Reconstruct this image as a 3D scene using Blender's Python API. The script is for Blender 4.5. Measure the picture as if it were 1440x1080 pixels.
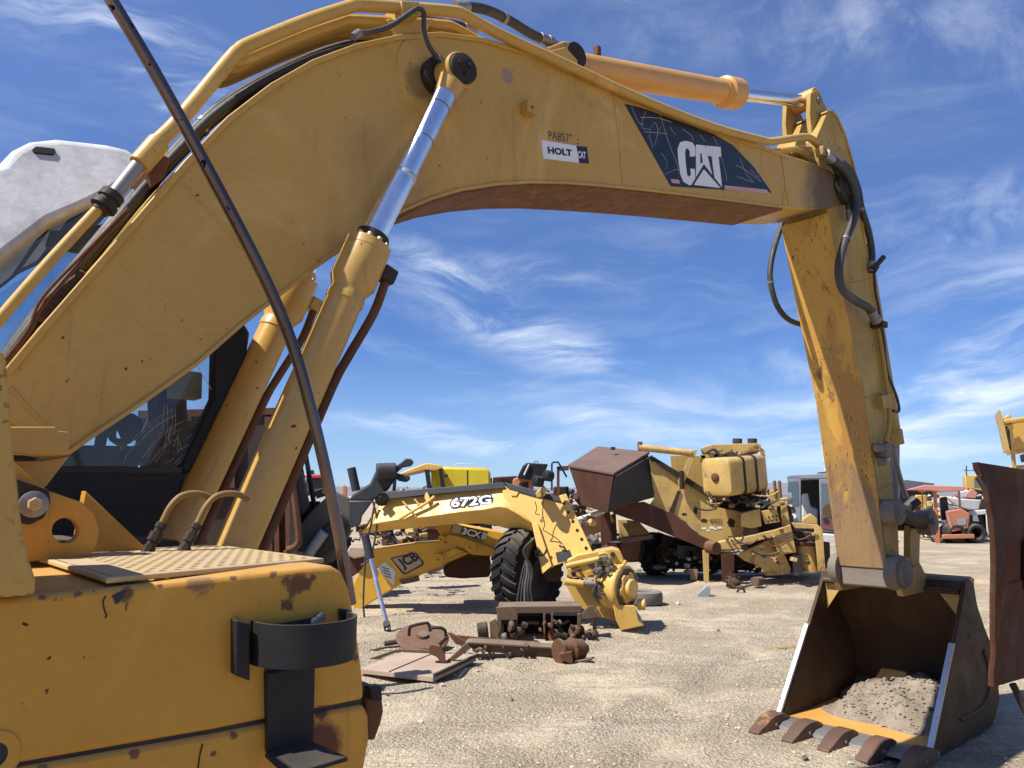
import bpy, bmesh, math, random
from mathutils import Vector, Matrix, noise
for o in list(bpy.data.objects): bpy.data.objects.remove(o)
SC = bpy.context.scene; COL = SC.collection
R_ = math.radians
# ------------------------------------------------------------------ camera
F_PX, CAM_H, HORIZON = 1081.0, 1.7, 697.0
TH = math.atan((HORIZON - 540) / F_PX)
cd = bpy.data.cameras.new('camera'); cam = bpy.data.objects.new('camera', cd); COL.objects.link(cam)
cam.location = (0, 0, CAM_H); cam.rotation_euler = (R_(90) + TH, 0, 0)
cd.sensor_width = 36; cd.lens = F_PX / 1440 * 36; cd.clip_start = .05; cd.clip_end = 20000
SC.camera = cam
# ------------------------------------------------------------------ sun, sky, exposure
SUN_AZ, SUN_EL = math.atan2(-.891, -.455), R_(55)
SUN = Vector((math.sin(SUN_AZ) * math.cos(SUN_EL), math.cos(SUN_AZ) * math.cos(SUN_EL), math.sin(SUN_EL)))
sl = bpy.data.lights.new('sun', 'SUN'); sl.energy = 5.0; sl.angle = R_(.5); sl.color = (1, .955, .88)
so = bpy.data.objects.new('sun', sl); COL.objects.link(so); so.rotation_euler = SUN.to_track_quat('Z', 'Y').to_euler(); so.location = (-20, -10, 30)
SC.view_settings.view_transform = 'Standard'; SC.view_settings.look = 'None'
SC.view_settings.exposure = 0.55; SC.view_settings.gamma = 1; SC.view_settings.use_curve_mapping = False
SKY_STRENGTH = .085

def ray(px, py):
    v = Vector(((px - 720) / F_PX, 1, (540 - py) / F_PX))
    c, s = math.cos(TH), math.sin(TH)
    return Vector((v.x, c - s * v.z, s + c * v.z))
CP = Vector((0, 0, CAM_H))
def V(px, py, Y):                      # where the sight line of a measured point meets the depth it stands at
    d = ray(px, py); return CP + d * (Y / d.y)
def G(px, py, z=0.0):
    d = ray(px, py); return CP + d * ((z - CAM_H) / d.z)

class NT:
    def __init__(s, nt): s.n = nt.nodes; s.l = nt.links
    def a(s, t, **k):
        n = s.n.new(t)
        for q, v in k.items():
            if q.startswith('i_'):
                key = q[2:]; key = int(key) if key.isdigit() else key
                if hasattr(v, 'is_output'): s.l.new(v, n.inputs[key])
                else: n.inputs[key].default_value = v
            else: setattr(n, q, v)
        return n
    def math(s, op, a, b=0.0, clamp=False):
        n = s.n.new('ShaderNodeMath'); n.operation = op; n.use_clamp = clamp
        for i, v in enumerate((a, b)):
            if hasattr(v, 'is_output'): s.l.new(v, n.inputs[i])
            else: n.inputs[i].default_value = v
        return n.outputs[0]
    def mix(s, fac, a, b, mode='MIX'):
        n = s.n.new('ShaderNodeMix'); n.data_type = 'RGBA'; n.blend_type = mode
        for i, v in ((0, fac), (6, a), (7, b)):
            if hasattr(v, 'is_output'): s.l.new(v, n.inputs[i])
            else: n.inputs[i].default_value = v if i == 0 else (*v[:3], 1)
        return n.outputs[2]
    def ramp(s, x, lo, hi, a=0.0, b=1.0, smooth=True):
        n = s.n.new('ShaderNodeMapRange'); n.interpolation_type = 'SMOOTHSTEP' if smooth else 'LINEAR'
        s.l.new(x, n.inputs[0])
        for i, v in zip((1, 2, 3, 4), (lo, hi, a, b)): n.inputs[i].default_value = v
        return n.outputs[0]
    def noise(s, vec, scale, detail=4, rough=.55, dist=0.0):
        n = s.a('ShaderNodeTexNoise', i_Scale=scale, i_Detail=detail, i_Roughness=rough, i_Distortion=dist)
        s.l.new(vec, n.inputs['Vector']); return n.outputs[0]
    def mapping(s, vec, loc=(0, 0, 0), rot=(0, 0, 0), scale=(1, 1, 1), typ='POINT'):
        n = s.a('ShaderNodeMapping', vector_type=typ); s.l.new(vec, n.inputs[0])
        n.inputs[1].default_value = loc; n.inputs[2].default_value = rot; n.inputs[3].default_value = scale
        return n.outputs[0]

# world: Nishita sky with thin cirrus, laid out by direction
W = bpy.data.worlds.new('World'); SC.world = W; W.use_nodes = True
W.node_tree.nodes.clear(); t = NT(W.node_tree)
sky = t.a('ShaderNodeTexSky', sky_type='NISHITA', sun_disc=False, sun_elevation=SUN_EL, sun_rotation=SUN_AZ % (2 * math.pi),
          altitude=1700, air_density=1.0, dust_density=.6, ozone_density=2.2)
tc = t.a('ShaderNodeTexCoord'); sx = t.a('ShaderNodeSeparateXYZ'); t.l.new(tc.outputs['Generated'], sx.inputs[0])
az = t.math('ARCTAN2', sx.outputs[0], sx.outputs[1]); el = t.math('ARCSINE', sx.outputs[2])
cv = t.a('ShaderNodeCombineXYZ'); t.l.new(az, cv.inputs[0]); t.l.new(el, cv.inputs[1]); uv = cv.outputs[0]
def az_el(px, py):
    d = ray(px, py).normalized(); return math.atan2(d.x, d.y), math.asin(d.z)
warp = t.a('ShaderNodeTexNoise', i_Scale=2.6, i_Detail=4.0); t.l.new(uv, warp.inputs['Vector'])
wv = t.a('ShaderNodeVectorMath', operation='MULTIPLY_ADD'); t.l.new(warp.outputs[1], wv.inputs[0]); wv.inputs[1].default_value = (.16, .16, 0); t.l.new(uv, wv.inputs[2])
wuv = wv.outputs[0]
st1 = t.noise(t.mapping(wuv, rot=(0, 0, R_(14)), scale=(1.0, 4.6, 1)), 4.6, 11, .66, .7)
st2 = t.noise(t.mapping(wuv, rot=(0, 0, R_(-16)), scale=(1.0, 5.5, 1)), 3.0, 9, .62, .35)
st3 = t.noise(wuv, 11, 8, .65, .3)
clouds = None
for px, py, hl, hw, rot, amp, st in [
        (1440, 500, 330, 105, 14, 1.0, st2), (1300, 600, 260, 60, 10, .4, st2), (690, 440, 250, 55, -23, .66, st1), (830, 500, 190, 40, -17, .36, st1), (640, 385, 150, 26, -20, .5, st1),
        (170, 75, 300, 60, -22, .5, st1), (1300, 60, 260, 90, -22, .28, st3), (1010, 585, 330, 40, 3, .5, st2), (1090, 510, 170, 50, 8, .35, st3),
        (620, 600, 170, 18, -8, .8, st1), (800, 588, 80, 16, -8, .7, st1), (1390, 310, 190, 60, 12, .42, st3), (60, 40, 160, 50, -15, .3, st1), (760, 380, 160, 22, -12, .45, st1),
        (1000, 60, 260, 60, -10, .2, st3), (218, 168, 30, 9, 6, .5, st1), (950, 640, 480, 40, 3, .3, st2)]:
    a0, e0 = az_el(px, py)
    m = t.mapping(wuv, loc=(a0 + .08, e0 + .08, 0), rot=(0, 0, R_(rot)), scale=(hl / F_PX, hw / F_PX, 1), typ='TEXTURE')
    ln = t.a('ShaderNodeVectorMath', operation='LENGTH'); t.l.new(m, ln.inputs[0])
    b = t.ramp(ln.outputs[1], 1.25, .1, 0, amp)
    b = t.math('MULTIPLY', b, t.ramp(st, .38, .74, 0, 1))
    clouds = b if clouds is None else t.math('ADD', clouds, b)
thin = t.math('MULTIPLY', t.ramp(st2, .46, .8, 0, .34), t.ramp(el, .0, .5, 1, .45))
clouds = t.math('MULTIPLY', t.math('ADD', clouds, thin), t.ramp(el, -.01, .03), clamp=True)
hz = t.ramp(el, .0, .22, .30, 0)
skyc = t.mix(1.0, sky.outputs[0], t.mix(t.ramp(el, .12, .62), (.52, .71, 1.05), (1.08, 1.16, 1.46)), 'MULTIPLY')
skyc = t.mix(hz, skyc, (5.0, 6.6, 8.8))
colr = t.mix(t.math('MULTIPLY', clouds, .78), skyc, (8.6, 9.3, 10.4))
bg = t.a('ShaderNodeBackground', i_Strength=SKY_STRENGTH); t.l.new(colr, bg.inputs[0])
wo = t.a('ShaderNodeOutputWorld'); t.l.new(bg.outputs[0], wo.inputs[0])

# ------------------------------------------------------------------ materials
SPOT_ORG = Vector((0, 0, 0))
def mat(name, col, col2=None, rust=0.0, rustcol=(.16, .065, .028), rscale=9.0, dirt=0.0, dirtcol=(.24, .18, .115), rough=.5, metal=0.0,
        bump=.15, bscale=40.0, stretch=(1, 1, 1), vscale=1.6, chips=0.0, chipcol=(.07, .032, .02), spots=(), dust=0.0, coat=0.0, scratch=0.0, streak=0.0, patch=0.0, spec=.5):
    m = bpy.data.materials.new(name); m.use_nodes = True; nt = m.node_tree; nt.nodes.clear(); t = NT(nt)
    g = t.a('ShaderNodeTexCoord'); P = t.mapping(g.outputs['Object'], scale=stretch)
    c = t.mix(t.ramp(t.noise(P, vscale, 5, .6), .3, .7), col, col2 or [x * .82 for x in col])
    fine = t.noise(P, bscale, 5, .6)
    c = t.mix(t.ramp(fine, .35, .7, 0, .16), c, [x * .6 for x in col])
    rg = t.ramp(t.noise(P, vscale * 3, 4), .3, .7, rough - .08, rough + .12)
    if patch:
        k = t.ramp(t.noise(P, 1.15, 6, .62, 1.2), .50, .66, 0, patch); c = t.mix(k, c, [min(1, col[0] * 1.22 + .03), min(1, col[1] * 1.26 + .03), col[2] * 1.5 + .03])
        k = t.ramp(t.noise(t.mapping(P, loc=(7, 3, 1)), 2.1, 8, .68, .8), .54, .74, 0, patch); c = t.mix(k, c, [col[0] * .66, col[1] * .62, col[2] * .62])
    if streak:
        s0 = t.noise(t.mapping(g.outputs['Object'], scale=(13, 13, .7)), 1.6, 5, .6); s1 = t.noise(P, 1.4, 3)
        k = t.math('MULTIPLY', t.ramp(s0, .53, .72, 0, streak), t.ramp(s1, .42, .62)); c = t.mix(k, c, [col[0] * .50, col[1] * .43, col[2] * .40])
        rg = t.math('MAXIMUM', rg, t.math('MULTIPLY', k, .8))
    if dirt:
        d = t.math('MULTIPLY', t.ramp(t.noise(P, 3.3, 8, .68, .6), .62 - dirt * .35, .80 - dirt * .2), .75)
        c = t.mix(d, c, dirtcol); rg = t.math('MAXIMUM', rg, t.math('MULTIPLY', d, .9))
    rm = None
    if rust:
        big = t.noise(P, rscale * .28, 3, .5); r0 = t.noise(P, rscale, 10, .72, .3)
        r = t.math('ADD', t.math('MULTIPLY', r0, .65), t.math('MULTIPLY', big, .35))
        rm = t.ramp(r, .68 - rust * .36, .72 - rust * .30)
        rc = t.mix(t.ramp(t.noise(P, rscale * 2.3, 6, .7), .3, .7), rustcol, [min(1, rustcol[0] * 1.9), rustcol[1] * 2.0, rustcol[2] * 1.8])
        c = t.mix(rm, c, rc); rg = t.math('MAXIMUM', rg, t.math('MULTIPLY', rm, .88))
    if chips:
        k = t.ramp(t.noise(P, 34, 3, .6), .70 - chips * .18, .715 - chips * .18)
        k = t.math('MULTIPLY', k, t.ramp(t.noise(P, 2.6, 3), .42, .58))
        c = t.mix(k, c, chipcol); rg = t.math('MAXIMUM', rg, t.math('MULTIPLY', k, .9))
    if scratch:
        for q, (ang, sc) in enumerate(((.5, 5.0), (-.9, 4.0), (1.25, 6.5))):
            s1 = t.noise(t.mapping(g.outputs['Object'], rot=(ang, ang * 1.3, ang), scale=(1.2, 26, 26), loc=(q, 3 * q, 0)), sc, 2, .4)
            s1 = t.math('MULTIPLY', t.ramp(s1, .675, .70), scratch); c = t.mix(s1, c, (.42, .40, .37))
    for (ctr, rad, sc, amt, tight) in spots:
        off = t.a('ShaderNodeVectorMath', operation='SUBTRACT'); t.l.new(g.outputs['Object'], off.inputs[0]); off.inputs[1].default_value = Vector(ctr) - SPOT_ORG
        ln = t.a('ShaderNodeVectorMath', operation='LENGTH'); t.l.new(off.outputs[0], ln.inputs[0])
        d = t.math('ADD', ln.outputs[1], t.math('MULTIPLY', t.math('SUBTRACT', t.noise(P, min(45, max(3.0, .55 / rad)), 9, .72, .5), .5), rad * tight))
        k = t.ramp(d, rad, rad * .55, 0, amt); c = t.mix(k, c, sc); rg = t.math('MAXIMUM', rg, t.math('MULTIPLY', k, .75))
    if dust:
        ge = t.a('ShaderNodeNewGeometry'); nz = t.a('ShaderNodeSeparateXYZ'); t.l.new(ge.outputs['Normal'], nz.inputs[0])
        k = t.math('MULTIPLY', t.ramp(nz.outputs[2], .35, .95, 0, dust), t.ramp(t.noise(P, 5, 6, .6), .25, .7, .3, 1))
        c = t.mix(k, c, (.40, .33, .245)); rg = t.math('MAXIMUM', rg, k)
    b = t.a('ShaderNodeBsdfPrincipled', i_Metallic=metal)
    t.l.new(c, b.inputs['Base Color']); t.l.new(rg, b.inputs['Roughness'])
    b.inputs['Specular IOR Level'].default_value = spec
    if coat: b.inputs['Coat Weight'].default_value = coat
    h = fine if rm is None else t.math('ADD', t.math('MULTIPLY', fine, .5), t.math('MULTIPLY', rm, .35))
    bp = t.a('ShaderNodeBump', i_Strength=bump, i_Distance=.012); t.l.new(h, bp.inputs['Height']); t.l.new(bp.outputs[0], b.inputs['Normal'])
    o = t.a('ShaderNodeOutputMaterial'); t.l.new(b.outputs[0], o.inputs[0]); return m

def glass_mat(name, tint, rough=.06, trans=.8, dirt=.25):
    m = bpy.data.materials.new(name); m.use_nodes = True; nt = m.node_tree; nt.nodes.clear(); t = NT(nt)
    g = t.a('ShaderNodeTexCoord'); tr = t.a('ShaderNodeBsdfTransparent'); tr.inputs[0].default_value = (*tint, 1)
    gl = t.a('ShaderNodeBsdfGlossy', i_Roughness=rough); df = t.a('ShaderNodeBsdfDiffuse'); df.inputs[0].default_value = (.30, .30, .29, 1)
    fr = t.a('ShaderNodeFresnel', i_IOR=1.45)
    m1 = t.a('ShaderNodeMixShader'); t.l.new(fr.outputs[0], m1.inputs[0]); t.l.new(tr.outputs[0], m1.inputs[1]); t.l.new(gl.outputs[0], m1.inputs[2])
    k = t.ramp(t.noise(g.outputs['Object'], 7, 7, .7), .42, .8, .03, dirt)
    m2 = t.a('ShaderNodeMixShader'); t.l.new(k, m2.inputs[0]); t.l.new(m1.outputs[0], m2.inputs[1]); t.l.new(df.outputs[0], m2.inputs[2])
    o = t.a('ShaderNodeOutputMaterial'); t.l.new(m2.outputs[0], o.inputs[0]); return m

# ------------------------------------------------------------------ mesh helpers
def spline(pts, n=6):
    pts = [Vector(p) for p in pts]; out = []
    for i in range(len(pts) - 1):
        p0, p1, p2, p3 = pts[max(i - 1, 0)], pts[i], pts[i + 1], pts[min(i + 2, len(pts) - 1)]
        for k in range(n):
            u = k / n
            out.append(.5 * ((2 * p1) + (p2 - p0) * u + (2 * p0 - 5 * p1 + 4 * p2 - p3) * u * u + (3 * p1 - p0 - 3 * p2 + p3) * u ** 3))
    out.append(pts[-1]); return out
class MB:
    def __init__(s): s.v = []; s.f = []
    def face(s, pts):
        b = len(s.v); s.v += [Vector(p) for p in pts]; s.f.append(list(range(b, b + len(pts)))); return s
    def loft(s, loops, cap=True, closed=True):
        b = len(s.v); n = len(loops[0])
        for L in loops: s.v += [Vector(p) for p in L]
        for i in range(len(loops) - 1):
            for j in range(n if closed else n - 1):
                k = (j + 1) % n
                s.f.append([b + i * n + j, b + i * n + k, b + (i + 1) * n + k, b + (i + 1) * n + j])
        if cap:
            s.f.append([b + j for j in range(n)][::-1]); e = b + (len(loops) - 1) * n; s.f.append([e + j for j in range(n)])
        return s
    def prism(s, pts, off):
        off = Vector(off); return s.loft([pts, [Vector(p) + off for p in pts]])
    def box(s, c, x, y, z):            # centre and three half-axes
        c, x, y, z = map(Vector, (c, x, y, z))
        return s.loft([[c - x - y - z, c + x - y - z, c + x + y - z, c - x + y - z], [c - x - y + z, c + x - y + z, c + x + y + z, c - x + y + z]])
    def abox(s, x0, x1, y0, y1, z0, z1):
        return s.box(((x0 + x1) / 2, (y0 + y1) / 2, (z0 + z1) / 2), ((x1 - x0) / 2, 0, 0), (0, (y1 - y0) / 2, 0), (0, 0, (z1 - z0) / 2))
    def tube(s, path, r, seg=10, cap=True, flat=None):
        path = [Vector(p) for p in path]; loops = []
        T = (path[1] - path[0]).normalized(); N = T.orthogonal().normalized()
        if flat is not None: N = (Vector(flat) - T * T.dot(Vector(flat))).normalized()
        for i, p in enumerate(path):
            a = path[max(i - 1, 0)]; b = path[min(i + 1, len(path) - 1)]; T2 = (b - a).normalized()
            N = (T.rotation_difference(T2) @ N); N = (N - T2 * N.dot(T2)).normalized(); T = T2; Bn = T.cross(N)
            ri = r[i] if isinstance(r, (list, tuple)) else r
            ph = math.pi / seg if seg == 4 else 0
            loops.append([p + (N * math.cos(2 * math.pi * k / seg + ph) + Bn * math.sin(2 * math.pi * k / seg + ph)) * ri for k in range(seg)])
        return s.loft(loops, cap)
    def cyl(s, p0, p1, r0, r1=None, seg=20): return s.tube([p0, p1], [r0, r0 if r1 is None else r1], seg)
    def lathe(s, o, axis, prof, seg=28, cap=True):
        o = Vector(o); A = Vector(axis).normalized(); N = A.orthogonal().normalized()
        if abs(A.z) < .99: N = (Vector((0, 0, 1)) - A * A.z).normalized()
        Bn = A.cross(N)
        return s.loft([[o + A * tt + (N * math.cos(2 * math.pi * k / seg) + Bn * math.sin(2 * math.pi * k / seg)) * rr for k in range(seg)] for tt, rr in prof], cap)
    def rock(s, c, r, rng, sq=.7):
        base = [(0, 0, 1)] + [(math.cos(k * 2.094), math.sin(k * 2.094), .3) for k in range(3)] + [(math.cos(k * 2.094 + 1.05), math.sin(k * 2.094 + 1.05), -.35) for k in range(3)]
        b = len(s.v); a = rng.random() * 6.28; ca, sa = math.cos(a), math.sin(a); q1, q2, q3 = [r * rng.uniform(.6, 1.25) for _ in range(3)]
        for x, y, z in base:
            x, y, z = x * q1 * rng.uniform(.8, 1.2), y * q2 * rng.uniform(.8, 1.2), z * q3 * sq
            s.v.append(Vector((c[0] + x * ca - y * sa, c[1] + x * sa + y * ca, c[2] + z)))
        for f in ((0, 1, 4), (0, 4, 2), (0, 2, 5), (0, 5, 3), (0, 3, 6), (0, 6, 1), (1, 6, 4), (2, 4, 5), (3, 5, 6), (4, 6, 5)): s.f.append([b + i for i in f])
        return s
    def build(s, name, m, parent=None, bevel=0.0, seg=2, angle=35, smooth=True, origin=None):
        me = bpy.data.meshes.new(name)
        if parent is not None:
            top = parent
            while top.parent: top = top.parent
            org = Vector(top.location)
        else: org = Vector(origin) if origin is not None else Vector((0, 0, 0))
        me.from_pydata([tuple(v - org) for v in s.v], [], s.f)
        bm = bmesh.new(); bm.from_mesh(me)
        bmesh.ops.recalc_face_normals(bm, faces=bm.faces)
        if smooth:
            for f in bm.faces: f.smooth = True
            for e in bm.edges:
                if len(e.link_faces) != 2 or e.calc_face_angle(9) > R_(angle): e.smooth = False
        bm.to_mesh(me); bm.free(); me.materials.append(m)
        o = bpy.data.objects.new(name, me); COL.objects.link(o)
        if parent is not None: o.parent = parent
        else: o.location = org
        if bevel:
            b = o.modifiers.new('bevel', 'BEVEL'); b.width = bevel; b.segments = seg; b.limit_method = 'ANGLE'; b.angle_limit = R_(40); b.use_clamp_overlap = True
        return o
def holed_plate(outer, hole, off):
    from mathutils.geometry import tessellate_polygon
    outer = [Vector(p) for p in outer]; hole = [Vector(p) for p in hole]; off = Vector(off); allp = outer + hole; n = len(allp); b = MB()
    b.v = allp + [p + off for p in allp]
    for tri in tessellate_polygon([outer, hole]): b.f += [list(tri), [i + n for i in tri][::-1]]
    for L in (list(range(len(outer))), list(range(len(outer), n))):
        for q in range(len(L)): i, j = L[q], L[(q + 1) % len(L)]; b.f.append([i, j, j + n, i + n])
    return b
def holed(outer, hole):
    outer = [Vector(p) for p in outer]; hole = [Vector(p) for p in hole]
    i, j = min(((i, j) for i in range(len(outer)) for j in range(len(hole))), key=lambda q: (outer[q[0]] - hole[q[1]]).length)
    return outer[i:] + outer[:i + 1] + hole[j:] + hole[:j + 1]
def tag(o, label=None, cat=None, group=None, kind=None):
    for k, v in (('label', label), ('category', cat), ('group', group), ('kind', kind)):
        if v: o[k] = v
    return o
def thing(name, label, cat, loc, group=None):
    o = bpy.data.objects.new(name, None); COL.objects.link(o); o.location = Vector(loc); o.empty_display_size = .2
    return tag(o, label, cat, group)
def text_polys(s, bold=0.0):
    cu = bpy.data.curves.new('lettering', 'FONT'); cu.body = s; cu.offset = bold; cu.resolution_u = 3
    o = bpy.data.objects.new('lettering', cu); COL.objects.link(o)
    me = bpy.data.meshes.new_from_object(o.evaluated_get(bpy.context.evaluated_depsgraph_get()))
    vs = [Vector(v.co) for v in me.vertices]; fs = [list(p.vertices) for p in me.polygons]
    bpy.data.objects.remove(o); bpy.data.meshes.remove(me); return vs, fs
def lettering(s, O, X, Y, m, parent, name='lettering', bold=0.0, lift=None, ref=None):
    """flat printed letters: O lower-left, X lower-right, Y upper-left corner of the word"""
    vs, fs = text_polys(s, bold); rs = vs if ref is None else text_polys(s, ref)[0]
    x0, x1 = min(v.x for v in rs), max(v.x for v in rs); y0, y1 = min(v.y for v in rs), max(v.y for v in rs)
    b = MB(); lift = Vector(lift or (0, 0, 0))
    b.v = [O + (X - O) * ((v.x - x0) / (x1 - x0)) + (Y - O) * ((v.y - y0) / (y1 - y0)) + lift for v in vs]; b.f = fs
    return b.build(name, m, parent, smooth=False)

# ------------------------------------------------------------------ ground, gravel, hills
RUTS = [((-.1, 6.0), (.59, .81), .78), ((2.2, 6.4), (.50, .87), .74), ((1.2, 9.0), (.97, .24), .80)]
def rut(x, y):
    h = 0
    for (px, py), (ux, uy), hw in RUTS:
        q = (x - px) * uy - (y - py) * ux + .12 * math.sin(((x - px) * ux + (y - py) * uy) * .5)
        for s in (-hw, hw):
            e = abs(q - s); h += -.030 * math.exp(-(e / .12) ** 2) + .014 * math.exp(-((e - .26) / .09) ** 2)
    return h * (.4 + .6 * max(0, min(1, noise.noise((x * .5, y * .5, 6)) * 2 + .6)))
def ground_h(x, y):
    d = math.hypot(x, y)
    if d < 22: return ground_b(x, y, d) + rut(x, y) * min(1, (22 - d) / 5)
    return ground_b(x, y, d)
def ground_b(x, y, d):
    return (noise.noise((x * .35, y * .35, 0)) * .016 + noise.noise((x * 1.3, y * 1.3, 4)) * .014 + noise.noise((x * 4, y * 4, 8)) * .008) * min(1, max(0, (60 - d) / 40)) - .002
mg = bpy.data.materials.new('dusty_gravel_ground'); mg.use_nodes = True; mg.node_tree.nodes.clear(); t = NT(mg.node_tree)
g = t.a('ShaderNodeTexCoord'); P = g.outputs['Object']
c = t.mix(t.ramp(t.noise(P, .55, 6, .62, .4), .32, .68), (.53, .43, .295), (.40, .315, .207))
c = t.mix(t.ramp(t.noise(t.mapping(P, rot=(0, 0, .5), scale=(.35, 1.5, 1)), 1.3, 6, .6), .42, .75, 0, .55), c, (.60, .515, .39))
tr_ = t.noise(t.mapping(P, rot=(0, 0, -.62), scale=(.22, 2.2, 1)), 1.5, 4, .55, .15); c = t.mix(t.ramp(tr_, .56, .66, 0, .5), c, (.36, .295, .205)); sm_ = t.ramp(t.noise(P, .8, 5, .6, .5), .44, .62)
c = t.mix(t.ramp(t.noise(P, 9, 6, .7), .4, .72, 0, .55), c, (.29, .232, .16))
c = t.mix(t.ramp(t.noise(t.mapping(P, loc=(3, 8, 0)), .75, 7, .65, .8), .60, .72, 0, .42), c, (.27, .215, .15))
vo = t.a('ShaderNodeTexVoronoi', i_Scale=34.0); t.l.new(P, vo.inputs['Vector'])
c = t.mix(t.ramp(vo.outputs['Distance'], .05, .32, .40, 0), c, (.54, .47, .37))
vo2 = t.a('ShaderNodeTexVoronoi', i_Scale=95.0); t.l.new(P, vo2.inputs['Vector'])
gr = t.a('ShaderNodeSeparateColor'); t.l.new(vo2.outputs['Color'], gr.inputs[0])
c = t.mix(t.ramp(gr.outputs[0], .62, .95, 0, .5), c, (.60, .54, .45)); c = t.mix(t.ramp(gr.outputs[1], .75, .98, 0, .55), c, (.15, .115, .08))
b = t.a('ShaderNodeBsdfPrincipled', i_Roughness=.95); b.inputs['Specular IOR Level'].default_value = .15; t.l.new(c, b.inputs[0])
h = t.math('ADD', t.math('MULTIPLY', t.noise(P, 16, 8, .75), .8), t.math('MULTIPLY', vo.outputs['Distance'], -.5)); h = t.math('ADD', h, t.math('MULTIPLY', vo2.outputs['Distance'], -.22))
h = t.math('MULTIPLY', h, t.math('ADD', t.math('MULTIPLY', sm_, -.7), 1.0)); h = t.math('ADD', h, t.math('MULTIPLY', t.ramp(tr_, .5, .66), -.5))
bp = t.a('ShaderNodeBump', i_Strength=1.0, i_Distance=.05); t.l.new(h, bp.inputs['Height']); t.l.new(bp.outputs[0], b.inputs['Normal'])
o = t.a('ShaderNodeOutputMaterial'); t.l.new(b.outputs[0], o.inputs[0])
def axis_pts(lo, hi, near, far):
    a = [lo + (hi - lo) * i / near for i in range(near + 1)]; s = (hi - lo) / near; r = []
    L = []; q = s; e = hi
    while e < far: q *= 1.35; e += q; r.append(e)
    q = s; e = lo
    while e > -far: q *= 1.35; e -= q; L.insert(0, e)
    return L + a + r
xs, ys = axis_pts(-7, 13, 250, 9000), axis_pts(2, 22, 250, 9000)
gm = MB(); gm.v = [Vector((x, y, ground_h(x, y))) for y in ys for x in xs]; n = len(xs)
gm.f = [[j * n + i, j * n + i + 1, (j + 1) * n + i + 1, (j + 1) * n + i] for j in range(len(ys) - 1) for i in range(n - 1)]
tag(gm.build('ground', mg, angle=180), kind='structure')
rng = random.Random(4)
m_peb = mat('pebble_stone', (.54, .452, .335), (.37, .30, .205), rough=.9, bump=.3, vscale=11)
pb = MB()
for k in range(30000):
    y = 3.6 + 14.5 * rng.random() ** 1.7; x = rng.uniform(-.55, .78) * y
    r = (.0035 + .0105 * rng.random() ** 3.5) * (.75 + y * .07)
    if noise.noise((x * .8, y * .8, 3)) > .08 and rng.random() < .75: continue
    if rng.random() < .008: r *= rng.uniform(1.8, 3.4)
    pb.rock((x, y, ground_h(x, y) + r * .22), r, rng)
tag(pb.build('gravel', m_peb, smooth=False), kind='stuff')
m_hill = mat('haze_toned_hill', (.17, .165, .185), (.21, .20, .20), rough=.95, bump=0, vscale=.004)  # grey-purple of distance haze is put into the hill colour
hm = MB(); L = []
hills = [(-2600, 20), (-1500, 32), (-700, 46), (-250, 38), (200, 40), (600, 44), (900, 48), (1150, 52), (1300, 66), (1450, 52), (1800, 56), (2100, 40), (2700, 46), (3600, 30)]
for i in range(len(hills) - 1):
    for k in range(10):
        u = k / 10; x = hills[i][0] * (1 - u) + hills[i + 1][0] * u; uu = u * u * (3 - 2 * u)
        L.append((x, hills[i][1] * (1 - uu) + hills[i + 1][1] * uu + noise.noise((x * .01, 0, 0)) * 5))
hm.loft([[(x, 3300, -2) for x, z in L], [(x, 3500, z * .6) for x, z in L], [(x, 3800, z) for x, z in L], [(x, 4400, -2) for x, z in L]], cap=False, closed=False)
tag(hm.build('hills', m_hill), kind='structure')
# ------------------------------------------------------------------ the excavator: machine axes s (along the boom), c (to its right), z
PHI = R_(40); AX = Vector((math.cos(PHI), math.sin(PHI), 0)); NX = Vector((math.sin(PHI), -math.cos(PHI), 0)); UP = Vector((0, 0, 1))
def B(px, py, c):
    d = ray(px, py); return CP + d * (c / d.dot(NX))
def Bs(pts, c): return [B(x, y, c) for x, y in pts]
def M(s, c, z): return AX * s + NX * c + UP * z
def SZ(p): return p.dot(AX), p.z
C0 = -2.84; CR, CL = C0 + .20, C0 - .20; CBOX = -1.67
YEL = (.60, .372, .105); YEL2 = (.53, .32, .085)
SPOT_ORG = M(-1.2, C0, 0); tip = B(1180, 285, CR)
m_boom = mat('faded_yellow_boom_paint', (.55, .33, .08), (.50, .298, .07), spec=.3, rust=.0, dirt=.10, patch=.55, streak=.5, rough=.45, bump=.08, bscale=30, vscale=1.1, chips=.02, dust=.35,
             spots=[(tuple(tip - M(0, .2, 0) + NX * .2), .62, (.10, .072, .05), .9, .8), (tuple(B(712, 107, CR)), .045, (.30, .22, .15), .95, 2.2), (tuple(B(590, 120, CR)), .10, (.09, .065, .04), .6, 1.2), (tuple(B(540, 250, CR)), .3, (.30, .2, .09), .35, 1.5)])
m_belly = mat('muddy_boom_belly', (.20, .105, .045), (.11, .06, .033), spec=.2, rust=.62, rustcol=(.13, .062, .035), rscale=6, dirt=.45, dirtcol=(.17, .105, .06), rough=.85, stretch=(1, 1, 5), bump=.35)
m_cylp = mat('ochre_cylinder_paint', (.54, .325, .078), (.48, .285, .065), rust=.16, rscale=13, dirt=.10, streak=.5, patch=.3, rough=.36, bump=.05, chips=.10, dust=.2)
m_cylo = mat('orange_cylinder_paint', (.60, .32, .085), (.54, .28, .075), rust=.14, rscale=12, dirt=.15, patch=.35, rough=.42, bump=.05, dust=.25)
m_stick = mat('scraped_yellow_stick_paint', (.42, .265, .06), (.37, .23, .05), spec=.3, streak=.6, patch=.45, rust=.12, rscale=7, dirt=.15, rough=.55, bump=.2, chips=.3)
bot = B(1225, 760, -2.84)
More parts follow.
